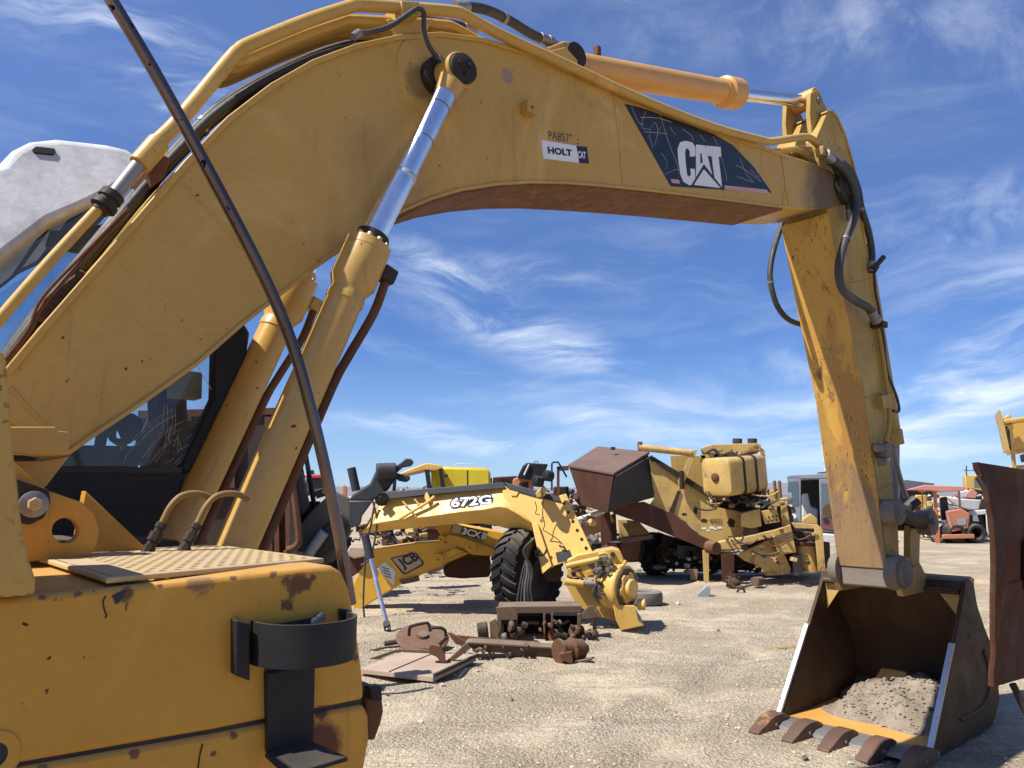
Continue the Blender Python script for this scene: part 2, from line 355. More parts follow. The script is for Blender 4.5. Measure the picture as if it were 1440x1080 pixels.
m_stickf = mat('scraped_stick_underside', (.62, .355, .062), (.55, .29, .05), rust=.30, rscale=8, rough=.6, bump=.25, chips=.45, stretch=(1.6, 1.6, .55),
               rustcol=(.15, .062, .028), streak=.6, spots=[(tuple(bot + UP * .9), .85, (.20, .09, .036), .42, 6.0), (tuple(bot - UP * .15), .78, (.19, .125, .08), .75, 2.2), (tuple(B(1140, 325, -2.84)), .13, (.24, .16, .10), .5, 3.0)])
m_chrome = mat('chromed_rod', (.86, .86, .87), (.76, .77, .79), rough=.26, metal=1.0, bump=.02)
m_steel = mat('bare_worn_steel', (.30, .28, .26), (.22, .20, .19), rust=.18, rough=.45, metal=.5, bump=.15)
m_bright = mat('polished_wear_edge', (.60, .60, .60), (.44, .44, .45), rust=.26, rscale=22, rough=.4, metal=.6, bump=.05)
m_rusty = mat('rusty_iron', (.165, .073, .036), (.10, .044, .024), spec=.3, patch=.4, rust=.3, rustcol=(.11, .048, .026), rough=.85, bump=.4, bscale=60, dust=.2)
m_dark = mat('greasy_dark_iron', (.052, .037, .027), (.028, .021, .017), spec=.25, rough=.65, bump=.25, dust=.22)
m_hose = mat('black_rubber_hose', (.032, .031, .030), (.05, .047, .043), dirt=.3, dirtcol=(.14, .115, .085), rough=.6, bump=.2, dust=.3)
m_blk = mat('worn_black_paint', (.013, .013, .015), (.022, .022, .023), rust=.0, rough=.5, spec=.25, bump=.1, dust=.15, dirt=.15, dirtcol=(.06, .05, .042))
m_box = mat('ochre_tool_box_paint', (.59, .295, .042), (.54, .265, .036), spec=.3, rust=.10, rscale=14, patch=.4, streak=.6, dirt=.14, dirtcol=(.42, .30, .12), rough=.5, bump=.05, chips=.14, dust=.3, vscale=2.4,
            spots=[(tuple(B(452, 1046, CBOX)), .062, (.11, .04, .02), .97, 1.3), (tuple(B(420, 822, CBOX)), .035, (.14, .06, .03), .95, 3.0), (tuple(B(402, 850, CBOX)), .02, (.14, .06, .03), .95, 3.0), (tuple(B(180, 835, CBOX)), .02, (.12, .06, .03), .95, 3.0), (tuple(B(500, 925, CBOX)), .012, (.16, .06, .03), .95, 3.0), (tuple(B(280, 815, CBOX)), .03, (.2, .1, .05), .8, 3.5), (tuple(B(455, 1000, CBOX)), .02, (.11, .04, .02), .95, 2.5)] + [(tuple(B(x, y, CBOX)), r * .6, (.13, .06, .035), .9, 4.0) for x, y, r in ((60, 838, .012), (110, 834, .016), (225, 824, .014), (330, 812, .014), (385, 806, .016), (440, 812, .02), (60, 1082, .02), (190, 1060, .016), (330, 1035, .016), (505, 985, .012), (488, 870, .01), (300, 1060, .012))])
m_post = mat('chipped_yellow_post_paint', (.55, .335, .085), (.49, .295, .07), spec=.3, rust=.12, rscale=16, streak=.3, rough=.55, bump=.1, chips=.75, dust=.2)
m_hatch = mat('dusty_hatch_paint', (.52, .37, .17), (.46, .32, .14), rust=.14, dirt=.4, dirtcol=(.48, .39, .27), rough=.7, bump=.15, dust=.5)
m_silver = mat('sun_bleached_grey_roof', (.56, .555, .54), (.70, .695, .68), dirt=.5, dirtcol=(.36, .355, .345), streak=.3, patch=.5, rough=.5, bump=.1, vscale=9)
m_interior = mat('dark_plastic_and_shade', (.022, .022, .024), (.035, .034, .033), rough=.7, dust=.3)  # cab plastic, and the dark of gaps and holes where only shade shows
m_lining = mat('grey_cab_lining', (.20, .19, .18), (.15, .145, .14), rough=.8)
m_seat = mat('brown_seat_cloth', (.09, .055, .045), (.07, .045, .04), rough=.9)
m_olive = mat('olive_console', (.10, .095, .065), (.08, .075, .05), rough=.7, scratch=.6)
m_tan = mat('tan_monitor_box', (.46, .37, .24), (.40, .32, .21), rough=.7)
m_glass = glass_mat('scratched_cab_glass', (.88, .93, .95), dirt=.20)
m_white = mat('white_print', (.80, .80, .79), (.74, .74, .73), rough=.5, bump=0, dirt=.05)
m_black = mat('black_print', (.014, .015, .017), (.02, .02, .022), rough=.4, bump=0)
m_decal = mat('scratched_black_decal', (.012, .016, .022), (.02, .024, .03), rough=.35, bump=.02)
m_offprint = mat('bare_scratch', (.55, .53, .48), rough=.7, bump=0)
m_pink = mat('faded_red_print', (.62, .36, .33), (.56, .30, .28), rough=.5, bump=0)
m_pole = mat('dark_scraped_pole', (.20, .15, .135), (.10, .08, .075), rust=.12, rough=.24, metal=.85, bump=.1, chips=.4, chipcol=(.012, .012, .012))
m_bkt = mat('worn_bucket_steel', (.075, .043, .019), (.05, .03, .016), spec=.2, streak=.4, patch=.4, rust=.34, rscale=5, rustcol=(.035, .02, .013), rough=.6, bump=.2, dust=.25)
m_bkty = mat('yellow_bucket_lip', (.52, .33, .10), (.42, .26, .09), rust=.28, dirt=.3, rough=.7, bump=.3, dust=.2)
m_floor = mat('polished_orange_bucket_floor', (.60, .32, .075), (.50, .26, .06), rust=.08, rough=.4, bump=.1, dirt=.25, dirtcol=(.5, .38, .2))
m_dustm = mat('dusty_grey_casting', (.235, .195, .15), (.15, .12, .09), rust=.12, rough=.8, bump=.3, dirt=.4, dirtcol=(.30, .26, .205))
m_elbow = mat('rust_flaked_pipe', (.24, .135, .035), (.17, .09, .03), rust=.25, rscale=14, rough=.6, bump=.2)
m_tooth = mat('worn_tooth_steel', (.17, .095, .06), (.11, .065, .045), rust=.3, rscale=12, rustcol=(.24, .11, .045), rough=.5, metal=.25, bump=.25)
m_dirt = mat('dry_soil_clods', (.30, .245, .18), (.20, .16, .115), rough=.95, bump=.8, bscale=55, vscale=6)

EX = thing('excavator', 'large yellow excavator with raised boom, upright stick and open bucket in the foreground', 'excavator', M(-1.2, C0, 0))
# boom
top = [(6, 520), (60, 455), (130, 375), (200, 295), (260, 225), (320, 163), (380, 117), (440, 83), (500, 61), (560, 48), (620, 44), (680, 52), (740, 70), (800, 94), (870, 127), (940, 157), (1010, 184), (1080, 207), (1105, 217)]
nose = [(1140, 228), (1165, 238), (1187, 254), (1195, 270), (1188, 285), (1165, 293), (1135, 295)]
low = [(1100, 292), (1040, 284), (970, 275), (900, 267), (850, 262), (800, 258), (750, 257), (700, 260), (650, 268), (610, 280), (570, 297), (540, 314), (500, 340), (450, 374), (400, 413), (340, 460), (280, 513), (200, 570), (130, 617), (98, 640)]
foot = [(60, 632), (22, 600), (4, 560)]
bm_ = MB().prism(Bs(top + nose + low + foot, CR), -NX * .40); BOOM = bm_.build('boom', m_boom, EX, bevel=.006, angle=25)
def edge_strip(pts, c, th, depth, sgn):
    P3 = Bs(pts, c); Q = []
    for i, p in enumerate(P3):
        T = (P3[min(i + 1, len(P3) - 1)] - P3[max(i - 1, 0)]).normalized(); Q.append(p + T.cross(NX) * th * sgn)
    return MB().prism(P3 + Q[::-1], -NX * depth)
edge_strip(top, CR + .016, .022, .432, 1).build('top_flange', m_boom, BOOM, bevel=.004, angle=25)
edge_strip(low[:17] + low[17:], CR + .010, .014, .42, 1).build('bottom_flange', m_boom, BOOM, bevel=.003, angle=25)
edge_strip(low[0:12], CR - .004, -.016, .392, 1).build('belly_plate', m_belly, BOOM, angle=25)
for pts in ([(862, 127), (870, 195), (876, 262)], [(1099, 217), (1104, 255), (1100, 290)], [(262, 262), (320, 325), (395, 408)], [(15, 545), (60, 595), (98, 628)]): MB().tube(spline(Bs(pts, CR + .001), 4), .005, 6).build('weld_seam', m_boom, BOOM)
MB().lathe(B(612, 112, CR - .002), NX, [(0, .205), (.009, .20), (.010, .19)], 40).build('reinforcing_disc', m_boom, BOOM, angle=20)
MB().lathe(B(612, 112, CR), NX, [(0, .085), (.05, .085), (.055, .078)], 28).build('pin_boss', m_dark, BOOM)
MB().lathe(B(1182, 267, CR - .01), NX, [(0, .118), (.055, .118), (.06, .108), (.06, .075), (.075, .07), (.075, .0)], 32).build('nose_pin', m_dark, BOOM)
MB().prism(Bs([(1098, 222), (1128, 231), (1146, 262), (1150, 290), (1108, 289)], CR - .001), NX * .006).build('nose_plate', m_boom, BOOM, bevel=.003)
p = B(739, 156, CR); bx = holed_plate([p + (AX * a + UP * b) * .03 for a, b in ((-1, -1), (1, -1), (1, 1), (-1, 1))], [p + (AX * math.cos(-k * .785) + UP * math.sin(-k * .785)) * .011 for k in range(8)], NX * .05); bx.build('lug', m_boom, BOOM, bevel=.002)
# boom decals
D1 = CR + .0012
MB().prism(Bs([(878, 146), (905, 153), (1000, 187), (1030, 204), (1060, 235), (1085, 271), (943, 262)], D1 - .001), NX * .0022).build('decal', m_decal, BOOM, smooth=False)
Z = lambda pts: [(800 + x / 3.6, 60 + y / 3.6) for x, y in pts]
Cc = Z([(640, 575), (640, 530), (625, 505), (590, 497), (562, 505), (550, 540), (553, 590), (565, 670), (580, 705), (610, 722), (632, 718), (640, 690), (637, 640), (615, 637), (617, 670), (608, 680), (598, 668), (590, 600), (588, 550), (594, 535), (603, 537), (612, 550), (612, 577)])
Aa = Z([(643, 516), (689, 521), (733, 700), (700, 640), (683, 614), (668, 640), (643, 684)])
Tt = Z([(693, 521), (768, 528), (771, 578), (757, 577), (776, 738), (738, 694), (722, 575), (697, 573)])
for q in (Cc, Aa, Tt): MB().prism(Bs(q, D1 + .0012), NX * .0008).build('lettering', m_white, BOOM, smooth=False)
MB().prism(Bs(Z([(664, 560), (671, 561), (677, 606), (666, 612)]), D1 + .002), NX * .0008).build('lettering', m_decal, BOOM, smooth=False)
MB().prism(Bs(Z([(683, 616), (616, 728), (786, 746)]), D1 + .002), NX * .0008).build('emblem', m_decal, BOOM, smooth=False)
MB().prism(Bs(Z([(683, 641), (632, 720), (768, 736)]), D1 + .003), NX * .0008).build('emblem', m_white, BOOM, smooth=False)
MB().prism(Bs(Z([(787, 722), (1000, 744), (1018, 765), (790, 743)]), D1 + .0012), NX * .0008).build('stripe', m_pink, BOOM, smooth=False); ps = MB(); ps.prism(Bs(Z([(515, 690), (558, 695), (562, 714), (522, 710)]), D1 + .0012), NX * .0008); ps.build('stripe', m_pink, BOOM, smooth=False)
MB().prism(Bs([(761, 197), (810, 205), (814, 229), (764, 223)], D1 - .001), NX * .002).build('decal', m_white, BOOM, smooth=False)
MB().prism(Bs([(810, 205), (825, 207), (828, 230), (814, 229)], D1 - .001), NX * .002).build('decal', m_black, BOOM, smooth=False)
lettering('HOLT', B(771, 216, D1 + .0025), B(805, 220, D1 + .0025), B(770, 206, D1 + .0025), m_black, BOOM, bold=.045)
lettering('CAT', B(813, 222, D1 + .0025), B(824, 223.5, D1 + .0025), B(812.5, 212, D1 + .0025), m_white, BOOM, bold=.03)
lettering('PAB57', B(772, 196, D1), B(801, 200, D1), B(771, 184, D1), m_black, BOOM, bold=-.005)
lettering("' :", B(802, 200, D1), B(814, 203, D1), B(802, 188, D1), m_black, BOOM)
sc = MB(); rs = random.Random(5)
for pts in ([(888, 150), (898, 172), (906, 175)], [(908, 156), (902, 178), (915, 182)], [(918, 200), (914, 186), (921, 172), (925, 186), (920, 205)], [(926, 205), (924, 190), (930, 178)], [(900, 165), (925, 166), (945, 172)], [(928, 160), (940, 200), (952, 230), (955, 245)], [(906, 185), (938, 188)], [(1003, 192), (1010, 205)], [(1012, 215), (1020, 240), (1022, 256)], [(935, 245), (948, 239), (958, 238)], [(1035, 232), (1050, 240), (1070, 255)], [(1040, 222), (1050, 245), (1060, 256)], [(942, 178), (950, 190)], [(960, 182), (972, 190), (975, 198)], [(1036, 248), (1058, 256)], [(930, 215), (938, 228), (936, 238)], [(912, 190), (918, 208)], [(1055, 238), (1068, 250)], [(985, 190), (992, 200)]):
    sc.tube(spline(Bs(pts, D1 + .0014), 4), .0011, 3)
tag(sc.build('decal_scratch', m_offprint, BOOM), kind='stuff')
# hydraulic tubes along the boom's back
def tube_part(name, pts, c, r, m, par=EX, n=5, seg=12):
    P3 = spline(Bs(pts, c), n); o = MB().tube(P3, r, seg).build(name, m, par)
    if name == 'hose' and r > .018 and par == EX:
        for a, b in ((0, 2), (-1, -3)):
            d = (P3[b] - P3[a]).normalized(); MB().lathe(P3[a], d, [(0, r * 1.05), (0, r * 1.28), (r * 1.2, r * 1.28), (r * 1.3, r * 1.15), (r * 3.4, r * 1.15), (r * 3.5, r * .9)], 12).build('hose_ferrule', m_steel, o)
        k = len(P3) // 2; d = (P3[k + 1] - P3[k]).normalized(); MB().lathe(P3[k], d, [(0, r), (0, r * 1.14), (r * .8, r * 1.14), (r * .8, r)], 12).build('hose_clamp', m_steel, o)
    return o
CT = CR + .035
main = [(215, 205), (250, 172), (322, 86), (336, 72), (352, 62), (430, 30), (490, 10), (505, 7), (570, 11), (636, 16), (655, 22), (700, 47), (800, 93), (900, 139), (1000, 178), (1070, 197), (1085, 199), (1125, 193), (1138, 194), (1150, 203), (1172, 226)]
tube_part('hydraulic_tube', main, CT, .0265, m_boom, n=4)
for k in range(1, 5):
    q = [(x, y) for x, y in main[1:-5]]
    P3 = [p - NX * (.062 * k + .01) - UP * .03 * (1 if i > 2 else 0) for i, p in enumerate(Bs(q, CT))]
    MB().tube(spline(P3[1:], 4), .024, 10).build('hydraulic_tube', m_boom, EX)
P3 = [p - NX * .09 for p in Bs(main[-6:], CT)]; MB().tube(spline([p - UP * .06 for p in P3], 4), .022, 10).build('hydraulic_tube', m_boom, EX)
tube_part('hydraulic_tube', [(-40, 498), (0, 448), (66, 372), (140, 292)], CT, .0165, m_boom)
tube_part('hydraulic_tube', [(150, 288), (180, 250), (216, 205)], CT, .023, m_steel)
f = MB(); a = B(140, 297, CT); b = B(172, 258, CT); d = (b - a).normalized()
f.lathe(a, d, [(0, .026), (.015, .026), (.015, .040), (.034, .040), (.034, .030), (.05, .030), (.05, .037), (.075, .037)], 12); f.build('pipe_fitting', m_dark, EX)
cl = MB(); a = B(196, 232, CT); b = B(224, 200, CT); cl.cyl(a, b, .036); cl.build('pipe_clamp', m_boom, EX, bevel=.003)
q = MB().prism(Bs([(205, 238), (222, 214), (240, 222), (232, 250), (214, 262)], CT - .05), -NX * .2); q.build('clamp_bracket', m_rusty, EX, bevel=.004)
q = MB().prism(Bs([(564, 0), (590, 2), (592, 22), (566, 22)], CT + .032), -NX * .40); q.build('pipe_clamp', m_boom, EX, bevel=.005)
q = MB().prism(Bs([(545, 26), (610, 26), (600, 46), (556, 50)], CT - .03), -NX * .25); q.build('clamp_bracket', m_boom, EX, bevel=.005)
for dy, cc, r in ((0, -2.70, .017), (6, -2.76, .02), (-4, -2.84, .022), (2, -2.92, .02)):
    tube_part('hose', [(-20, 548 + dy), (50, 450 + dy), (120, 365 + dy), (200, 268 + dy), (258, 205 + dy), (300, 163 + dy), (350, 128 + dy), (420, 92 + dy), (480, 70 + dy), (540, 60 + dy)], cc, r, m_hose)
q = MB().prism(Bs([(52, 448), (60, 420), (115, 378), (126, 388), (66, 456)], CR - .02), -NX * .10); q.build('hose_clamp', m_rusty, EX, bevel=.006)
for x, y in ((68, 440), (80, 425), (90, 413), (101, 400), (111, 388)): MB().lathe(B(x, y, CR - .021), NX, [(0, .014), (.012, .014), (.014, .008)], 6).build('clamp_bolt', m_dark, EX)
for o_ in (0, 7): tube_part('thin_pipe', [(8, 512 - o_), (40, 470 - o_), (60, 432 - o_ * 2), (120, 362 - o_), (180, 300 - o_)], CR - .01, .005, m_rusty)
tube_part('hose', [(501, 46), (520, 45), (550, 36), (578, 17), (588, 12), (596, 18), (596, 42), (604, 66), (618, 84), (626, 90)], CR + .10, .0105, m_hose)
MB().cyl(B(497, 52, CR + .10), B(506, 46, CR + .1), .016, seg=10).build('hose_end', m_steel, EX); f = MB(); f.cyl(B(616, 80, CR + .1), B(628, 92, CR + .1), .014, seg=10); f.build('hose_end', m_steel, EX)
tube_part('hose', [(560, 20), (600, 28), (640, 34), (668, 44)], C0 - .02, .02, m_hose)
tube_part('hose', [(640, 11), (665, 10), (690, 16), (720, 31), (748, 48), (776, 60)], C0 + .05, .025, m_hose)
MB().cyl(B(764, 55, C0 + .05), B(784, 65, C0 + .05), .026).build('hose_end', m_steel, EX)
q = MB().prism(Bs([(770, 66), (793, 57), (802, 58), (806, 76), (814, 96), (780, 90)], C0 + .09), -NX * .18); q.build('port_block', m_cylo, EX, bevel=.008)
# stick cylinder
a, b = B(800, 93, C0), B(1024, 130.5, C0); d = (b - a).normalized(); Lc = (b - a).length
SCY = MB().lathe(a, d, [(0, .06), (.0, .082), (Lc - .10, .082), (Lc - .10, .088), (Lc - .06, .088), (Lc - .05, .108), (Lc + .09, .108), (Lc + .10, .10), (Lc + .10, .06)], 32).build('stick_cylinder', m_cylo, EX, angle=30)
e = B(1132, 143, C0); MB().cyl(b, e, .046, seg=28).build('rod', m_chrome, SCY)
MB().lathe(e - NX * .10, NX, [(0, .075), (.2, .075)], 24).build('rod_eye', m_cylo, SCY, bevel=.006)
MB().tube([B(840, 78, C0), B(840, 66, C0)], .022, 4).build('bracket', m_rusty, SCY); MB().lathe(B(790, 90, C0) - NX * .12, NX, [(0, .07), (.24, .07)], 20).build('base_eye', m_dark, SCY)
for cc in (C0 + .13, C0 - .11): MB().prism(Bs([(740, 110), (770, 72), (795, 66), (812, 84), (822, 140)], cc), -NX * .025).build('cylinder_bracket', m_boom, BOOM, bevel=.004)
# boom cylinders
def boom_cyl(c, eye=True):
    shift = NX * (c - (-2.53))
    P = lambda x, y: B(x, y, -2.53) + shift
    base, head, eyep = P(318, 800), P(506, 374), P(641, 104)
    d = (head - base).normalized(); L = (head - base).length; bk = -NX.cross(d)
    o = MB().lathe(base, d, [(-.02, .05), (-.02, .068), (L - .17, .068), (L - .165, .072), (L - .14, .072), (L - .13, .068), (L - .115, .068), (L - .075, .088), (L + .055, .088), (L + .056, .0865), (L + .06, .0865), (L + .061, .088), (L + .095, .088), (L + .098, .06)], 36).build('boom_cylinder', m_cylp, EX, angle=28)
    MB().lathe(head + d * .095, d, [(0, .066), (.045, .066), (.05, .05)], 28).build('gland', m_dark if eye else m_cylp, o)
    for k in range(12):
        u = k * math.pi / 6; MB().lathe(head + d * .094 + (NX * math.cos(u) + bk * math.sin(u)) * .076, d, [(0, .011), (.014, .011)], 6).build('gland_bolt', m_cylp, o)
    de = (eyep - head).normalized(); MB().cyl(head + d * .09, eyep, .047, seg=32).build('rod', m_chrome, o)
    MB().lathe(head + (eyep - head) * .42, de, [(0, .0475), (.004, .0495), (.02, .0495), (.024, .0475)], 28).build('rod_wear_band', m_bright, o)
    for fr in (.62, .8): MB().lathe(head + (eyep - head) * fr, de, [(0, .0475), (.002, .0482), (.006, .0482), (.008, .0475)], 24).build('rod_scuff_ring', m_steel, o)
    MB().lathe(eyep - NX * .055, NX, [(0, .072), (.006, .079), (.098, .079), (.104, .074)], 32).build('rod_eye', m_cylp, o)
    MB().cyl(eyep - de * .13, eyep - de * .04, .050, .062, 24).build('eye_neck', m_cylp, o)
    if eye:
        MB().lathe(eyep + NX * .05, NX, [(-.16, .05), (0, .05), (0, .066), (.014, .066), (.018, .060)], 28).build('pin_cap', m_dark, o)
        for k in range(3):
            u = k * 2.094 + .6; MB().lathe(eyep + NX * .066 + (AX * math.cos(u) + UP * math.sin(u)) * .030, NX, [(0, .012), (.012, .012), (.014, .008)], 6).build('cap_bolt', m_dark, o)
    MB().box(head + bk * .115 + d * .03, d * .03, bk * .03, NX * .03).build('port_block', m_dark if eye else m_cylp, o, bevel=.006)
    MB().tube(spline([head + bk * .12 + d * .0, head + bk * .125 - d * .14, head + bk * .10 - d * .34, head + bk * .088 - d * .48, head + bk * .088 - d * .9, base + bk * .088], 5), .0175, 10).build('port_pipe', m_rusty, o)
    return o
boom_cyl(-2.53); boom_cyl(-3.155, False)
# hose elbows at the cylinder base
for k, (dx, dy) in enumerate(((0, 0), (50, 0))):
    Pp = [(206 + dx, 780), (228 + dx, 735), (240 + dx, 712), (256 + dx, 697), (280 + dx, 694), (300 + dx, 702)]
    tube_part('hose_elbow', Pp, -2.38 + .03 * k, .0095, m_elbow)
    a, b = B(204 + dx, 782, -2.38 + .03 * k), B(226 + dx, 740, -2.38 + .03 * k); d = (b - a).normalized()
    MB().lathe(a, d, [(0, .018), (.03, .018), (.03, .014), (.045, .014), (.045, .019), (.07, .019), (.07, .013), (.085, .013), (.085, .016), (.1, .016)], 8).build('hose_fitting', m_dark, EX, angle=20)
# stick
CS = C0 + .175; SW = .35
side = [(1147, 196), (1164, 156), (1171, 155), (1179, 165), (1190, 190), (1200, 225), (1208, 258), (1213, 300), (1218, 340), (1225, 400), (1233, 460), (1240, 540), (1248, 620), (1256, 690), (1263, 740), (1265, 790), (1262, 818), (1250, 822), (1248, 790), (1236, 700), (1216, 560), (1190, 430), (1165, 300), (1153, 240)]
STK = MB().prism(Bs(side, CS), -NX * SW).build('stick', m_stick, EX, bevel=.006, angle=25)
fr = [(1249, 800), (1236, 700), (1216, 560), (1190, 430), (1165, 300)]
P3 = Bs(fr, CS + .012); Q = [p - AX * .018 for p in P3]
MB().prism(Q + P3[::-1], -NX * (SW + .024)).build('underside_plate', m_stickf, STK, bevel=.004, angle=25)
fl = [(1164, 155), (1171, 154), (1179, 164), (1190, 189), (1200, 224), (1208, 257), (1213, 299), (1218, 339)]
P3 = Bs(fl, CS + .012); MB().prism(P3 + [p + Vector((-.01, -.008, -.02)) for p in P3][::-1], -NX * (SW + .024)).build('back_flange', m_stick, STK, bevel=.003, angle=25)
for cc in (C0 + .115, C0 - .085):
    pin = B(1151, 141, C0 + .115); hole = [pin + (AX * math.cos(-k * .524) + UP * math.sin(-k * .524)) * .03 + NX * (cc - C0 - .115) for k in range(12)]
    out = [p + NX * (cc - C0 - .115) for p in Bs([(1143, 200), (1139, 160), (1140, 131), (1147, 127), (1153, 129), (1158, 142), (1168, 165), (1180, 210), (1165, 240)], C0 + .115)]
    holed_plate(out, hole, -NX * .035).build('top_bracket', m_stick, STK, bevel=.004)
MB().cyl(B(1151, 141, C0 + .115) + NX * .012, B(1151, 141, C0 + .115) - NX * .27, .029, seg=16).build('top_pin', m_steel, STK)
MB().prism(Bs([(1120, 205), (1148, 206), (1150, 218), (1118, 214)], C0 + .14), -NX * .28).build('boom_stop', m_stick, STK, bevel=.004)
for pts in ([(1216, 560), (1246, 548)], [(1186, 400), (1226, 392)], [(1234, 690), (1255, 680)]): MB().tube(Bs(pts, CS + .001), .005, 6).build('weld_seam', m_stick, STK)
sb = B(1249, 812, CS); MB().box(sb - NX * SW / 2 + AX * .045 + UP * .0, AX * .07, NX * (SW / 2 + .006), UP * .08).build('end_block', m_dustm, STK, bevel=.015)
MB().lathe(B(1252, 812, CS) + AX * .06 - NX * (SW + .03), NX, [(0, .07), (SW + .06, .07)], 28).build('bucket_bushing', m_dark, STK)
# linkage and bucket cylinder
CK = CS + .07
p0, p1 = B(1255, 720, CK), B(1303, 735, CK)
LK = MB().tube([p0, p0.lerp(p1, .3), p0.lerp(p1, .7), p1], [.062, .05, .052, .066], 16).build('power_link', m_bkt, EX)
for p in (p0, p1): MB().lathe(p - NX * .05, NX, [(0, .095), (.10, .095), (.106, .086), (.106, .04), (.112, .036), (.112, 0)], 26).build('link_boss', m_dustm, LK)
L2 = MB().tube([p - NX * (SW + .14) for p in (p0, p1)], .055, 14)
L2.build('power_link', m_bkt, EX)
MB().cyl(p1 + NX * .03, p1 - NX * (SW + .18), .05).build('link_pin', m_dark, EX)
for cc in (CS - .04, CS - .27):
    MB().prism([p + NX * (cc - CS) for p in Bs([(1287, 738), (1302, 738), (1300, 822), (1287, 825)], CS)], -NX * .05).build('bucket_link', m_stick, EX, bevel=.006)
a, b = B(1212, 330, C0), B(1258, 625, C0)
BC = MB().cyl(a, b, .062, seg=24).build('bucket_cylinder', m_stick, EX); e = p1 - NX * (SW / 2 + .07)
MB().cyl(b, e, .038, seg=20).build('rod', m_steel, BC); MB().cyl(b - (b - a).normalized() * .12, b, .075).build('gland', m_stick, BC)
MB().lathe(e - NX * .08, NX, [(0, .07), (.16, .07)], 20).build('rod_eye', m_dark, BC)
tube_part('stick_pipe', [(1234, 458), (1241, 500), (1250, 570), (1250, 600), (1245, 622)], CS + .03, .017, m_stick, STK)
tube_part('stick_pipe', [(1256, 625), (1262, 660), (1274, 700)], CS - .06, .022, m_steel, STK)
MB().prism(Bs([(1240, 556), (1254, 553), (1256, 572), (1243, 575)], CS + .05), -NX * .06).build('pipe_clamp', m_stick, STK, bevel=.004)
f = MB().box(B(1243, 634, CS + .05), AX * .05, NX * .045, UP * .055); f.cyl(B(1240, 645, CS + .06), B(1241, 655, CS + .06), .03); f.cyl(B(1232, 630, CS + .06), B(1256, 632, CS + .06), .028); f.build('valve', m_dustm, STK, bevel=.01)
f = MB().box(B(1236, 457, CS + .05), AX * .045, NX * .05, UP * .024); f.build('manifold', m_bkt, STK, bevel=.006)
tube_part('hose', [(1160, 216), (1172, 226), (1188, 240), (1200, 262), (1204, 285), (1201, 308), (1190, 335), (1181, 365), (1180, 390), (1187, 410), (1205, 424), (1222, 434), (1233, 452)], CS + .11, .030, m_hose, n=6)
tube_part('hose', [(1172, 222), (1194, 238), (1206, 265), (1211, 292), (1221, 325), (1226, 355), (1225, 383)], CS + .02, .026, m_hose)
tube_part('hose', [(1165, 222), (1180, 245), (1190, 270), (1196, 310)], CS + .05, .024, m_hose)
tube_part('hose', [(1103, 300), (1099, 318), (1089, 348), (1083, 380), (1085, 405), (1094, 432), (1110, 450), (1134, 458)], CL - .02, .021, m_hose)
f = MB().cyl(B(1228, 378, CS + .04), B(1242, 362, CS + .04), .022, seg=8); f.cyl(B(1227, 380, CS + .04), B(1231, 374, CS + .04), .032, seg=8); f.build('pressure_switch', m_dark, STK)
tube_part('cable', [(1229, 384), (1231, 410), (1235, 430), (1239, 455), (1243, 480), (1247, 520), (1256, 545), (1262, 562), (1264, 578), (1256, 578)], CS + .02, .011, m_hose, STK)
MB().box(B(1157, 215, CR + .07), AX * .05, NX * .03, UP * .035).build('coupling', m_boom, EX, bevel=.006); f = MB(); f.box(B(1170, 225, CR + .03), AX * .03, NX * .03, UP * .04); f.build('coupling', m_boom, EX, bevel=.006)
MB().cyl(B(1166, 220, CR + .05), B(1182, 236, CR + .08), .036, seg=12).build('hose_end', m_dark, EX)

# bucket
KR, KL = -2.285, -3.394
ol = [(1362, 830), (1363, 817), (1369, 813), (1375, 820), (1379, 850), (1388, 880), (1397, 905), (1404, 940), (1407, 985), (1402, 1020), (1388, 1048), (1368, 1066), (1345, 1080), (1314, 1086)]
prof = [SZ(p) for p in Bs(ol, KR)]; prof = [(s - .07 * max(0, z), max(.012, z)) for s, z in prof]
s_edge = 5.44
k = next(i for i, (s, z) in enumerate(prof) if z <= .04)
prof = prof[:k] + [(prof[k - 1][0] - .18, .03), (s_edge + .3, .012), (s_edge + .02, .012)]
print('bucket profile', [(round(s, 2), round(z, 2)) for s, z in prof])
def inset(pr, d):
    out = []
    for i, (s, z) in enumerate(pr):
        a, b = pr[max(i - 1, 0)], pr[min(i + 1, len(pr) - 1)]; ts, tz = b[0] - a[0], b[1] - a[1]; l = math.hypot(ts, tz)
        out.append((s + tz / l * d, z - ts / l * d))
    return out
pi_ = inset(prof, .028)
BKT = MB().prism([M(s, KR - .02, z) for s, z in prof] + [M(s, KR - .02, z) for s, z in pi_[::-1]], -NX * (KR - KL - .04)).build('bucket', m_bkt, EX, angle=40)
for cc, nm in ((KR, 0), (KL + .03, 1)):
    MB().prism([M(s, cc, z) for s, z in prof], -NX * .03).build('side_plate', m_bkt, BKT, bevel=.005)
lip = prof[0]
top_pl = [prof[0], prof[1], prof[2], prof[3]]
tl = [(lip[0] + .01, lip[1] + .01), (lip[0] + .24, lip[1] + .085), (lip[0] + .30, lip[1] + .06), (lip[0] + .28, lip[1] + .02), (lip[0] + .03, lip[1] - .02)]
MB().prism([M(s, KR - .034, z) for s, z in tl], -NX * (KR - KL - .068)).build('top_plate', m_bkty, BKT, bevel=.004)
MB().tube([M(lip[0] - .005, KL + .035, lip[1] - .01), M(lip[0] - .005, KR - .035, lip[1] - .01)], .022, 12).build('lip_bar', m_bkt, BKT)
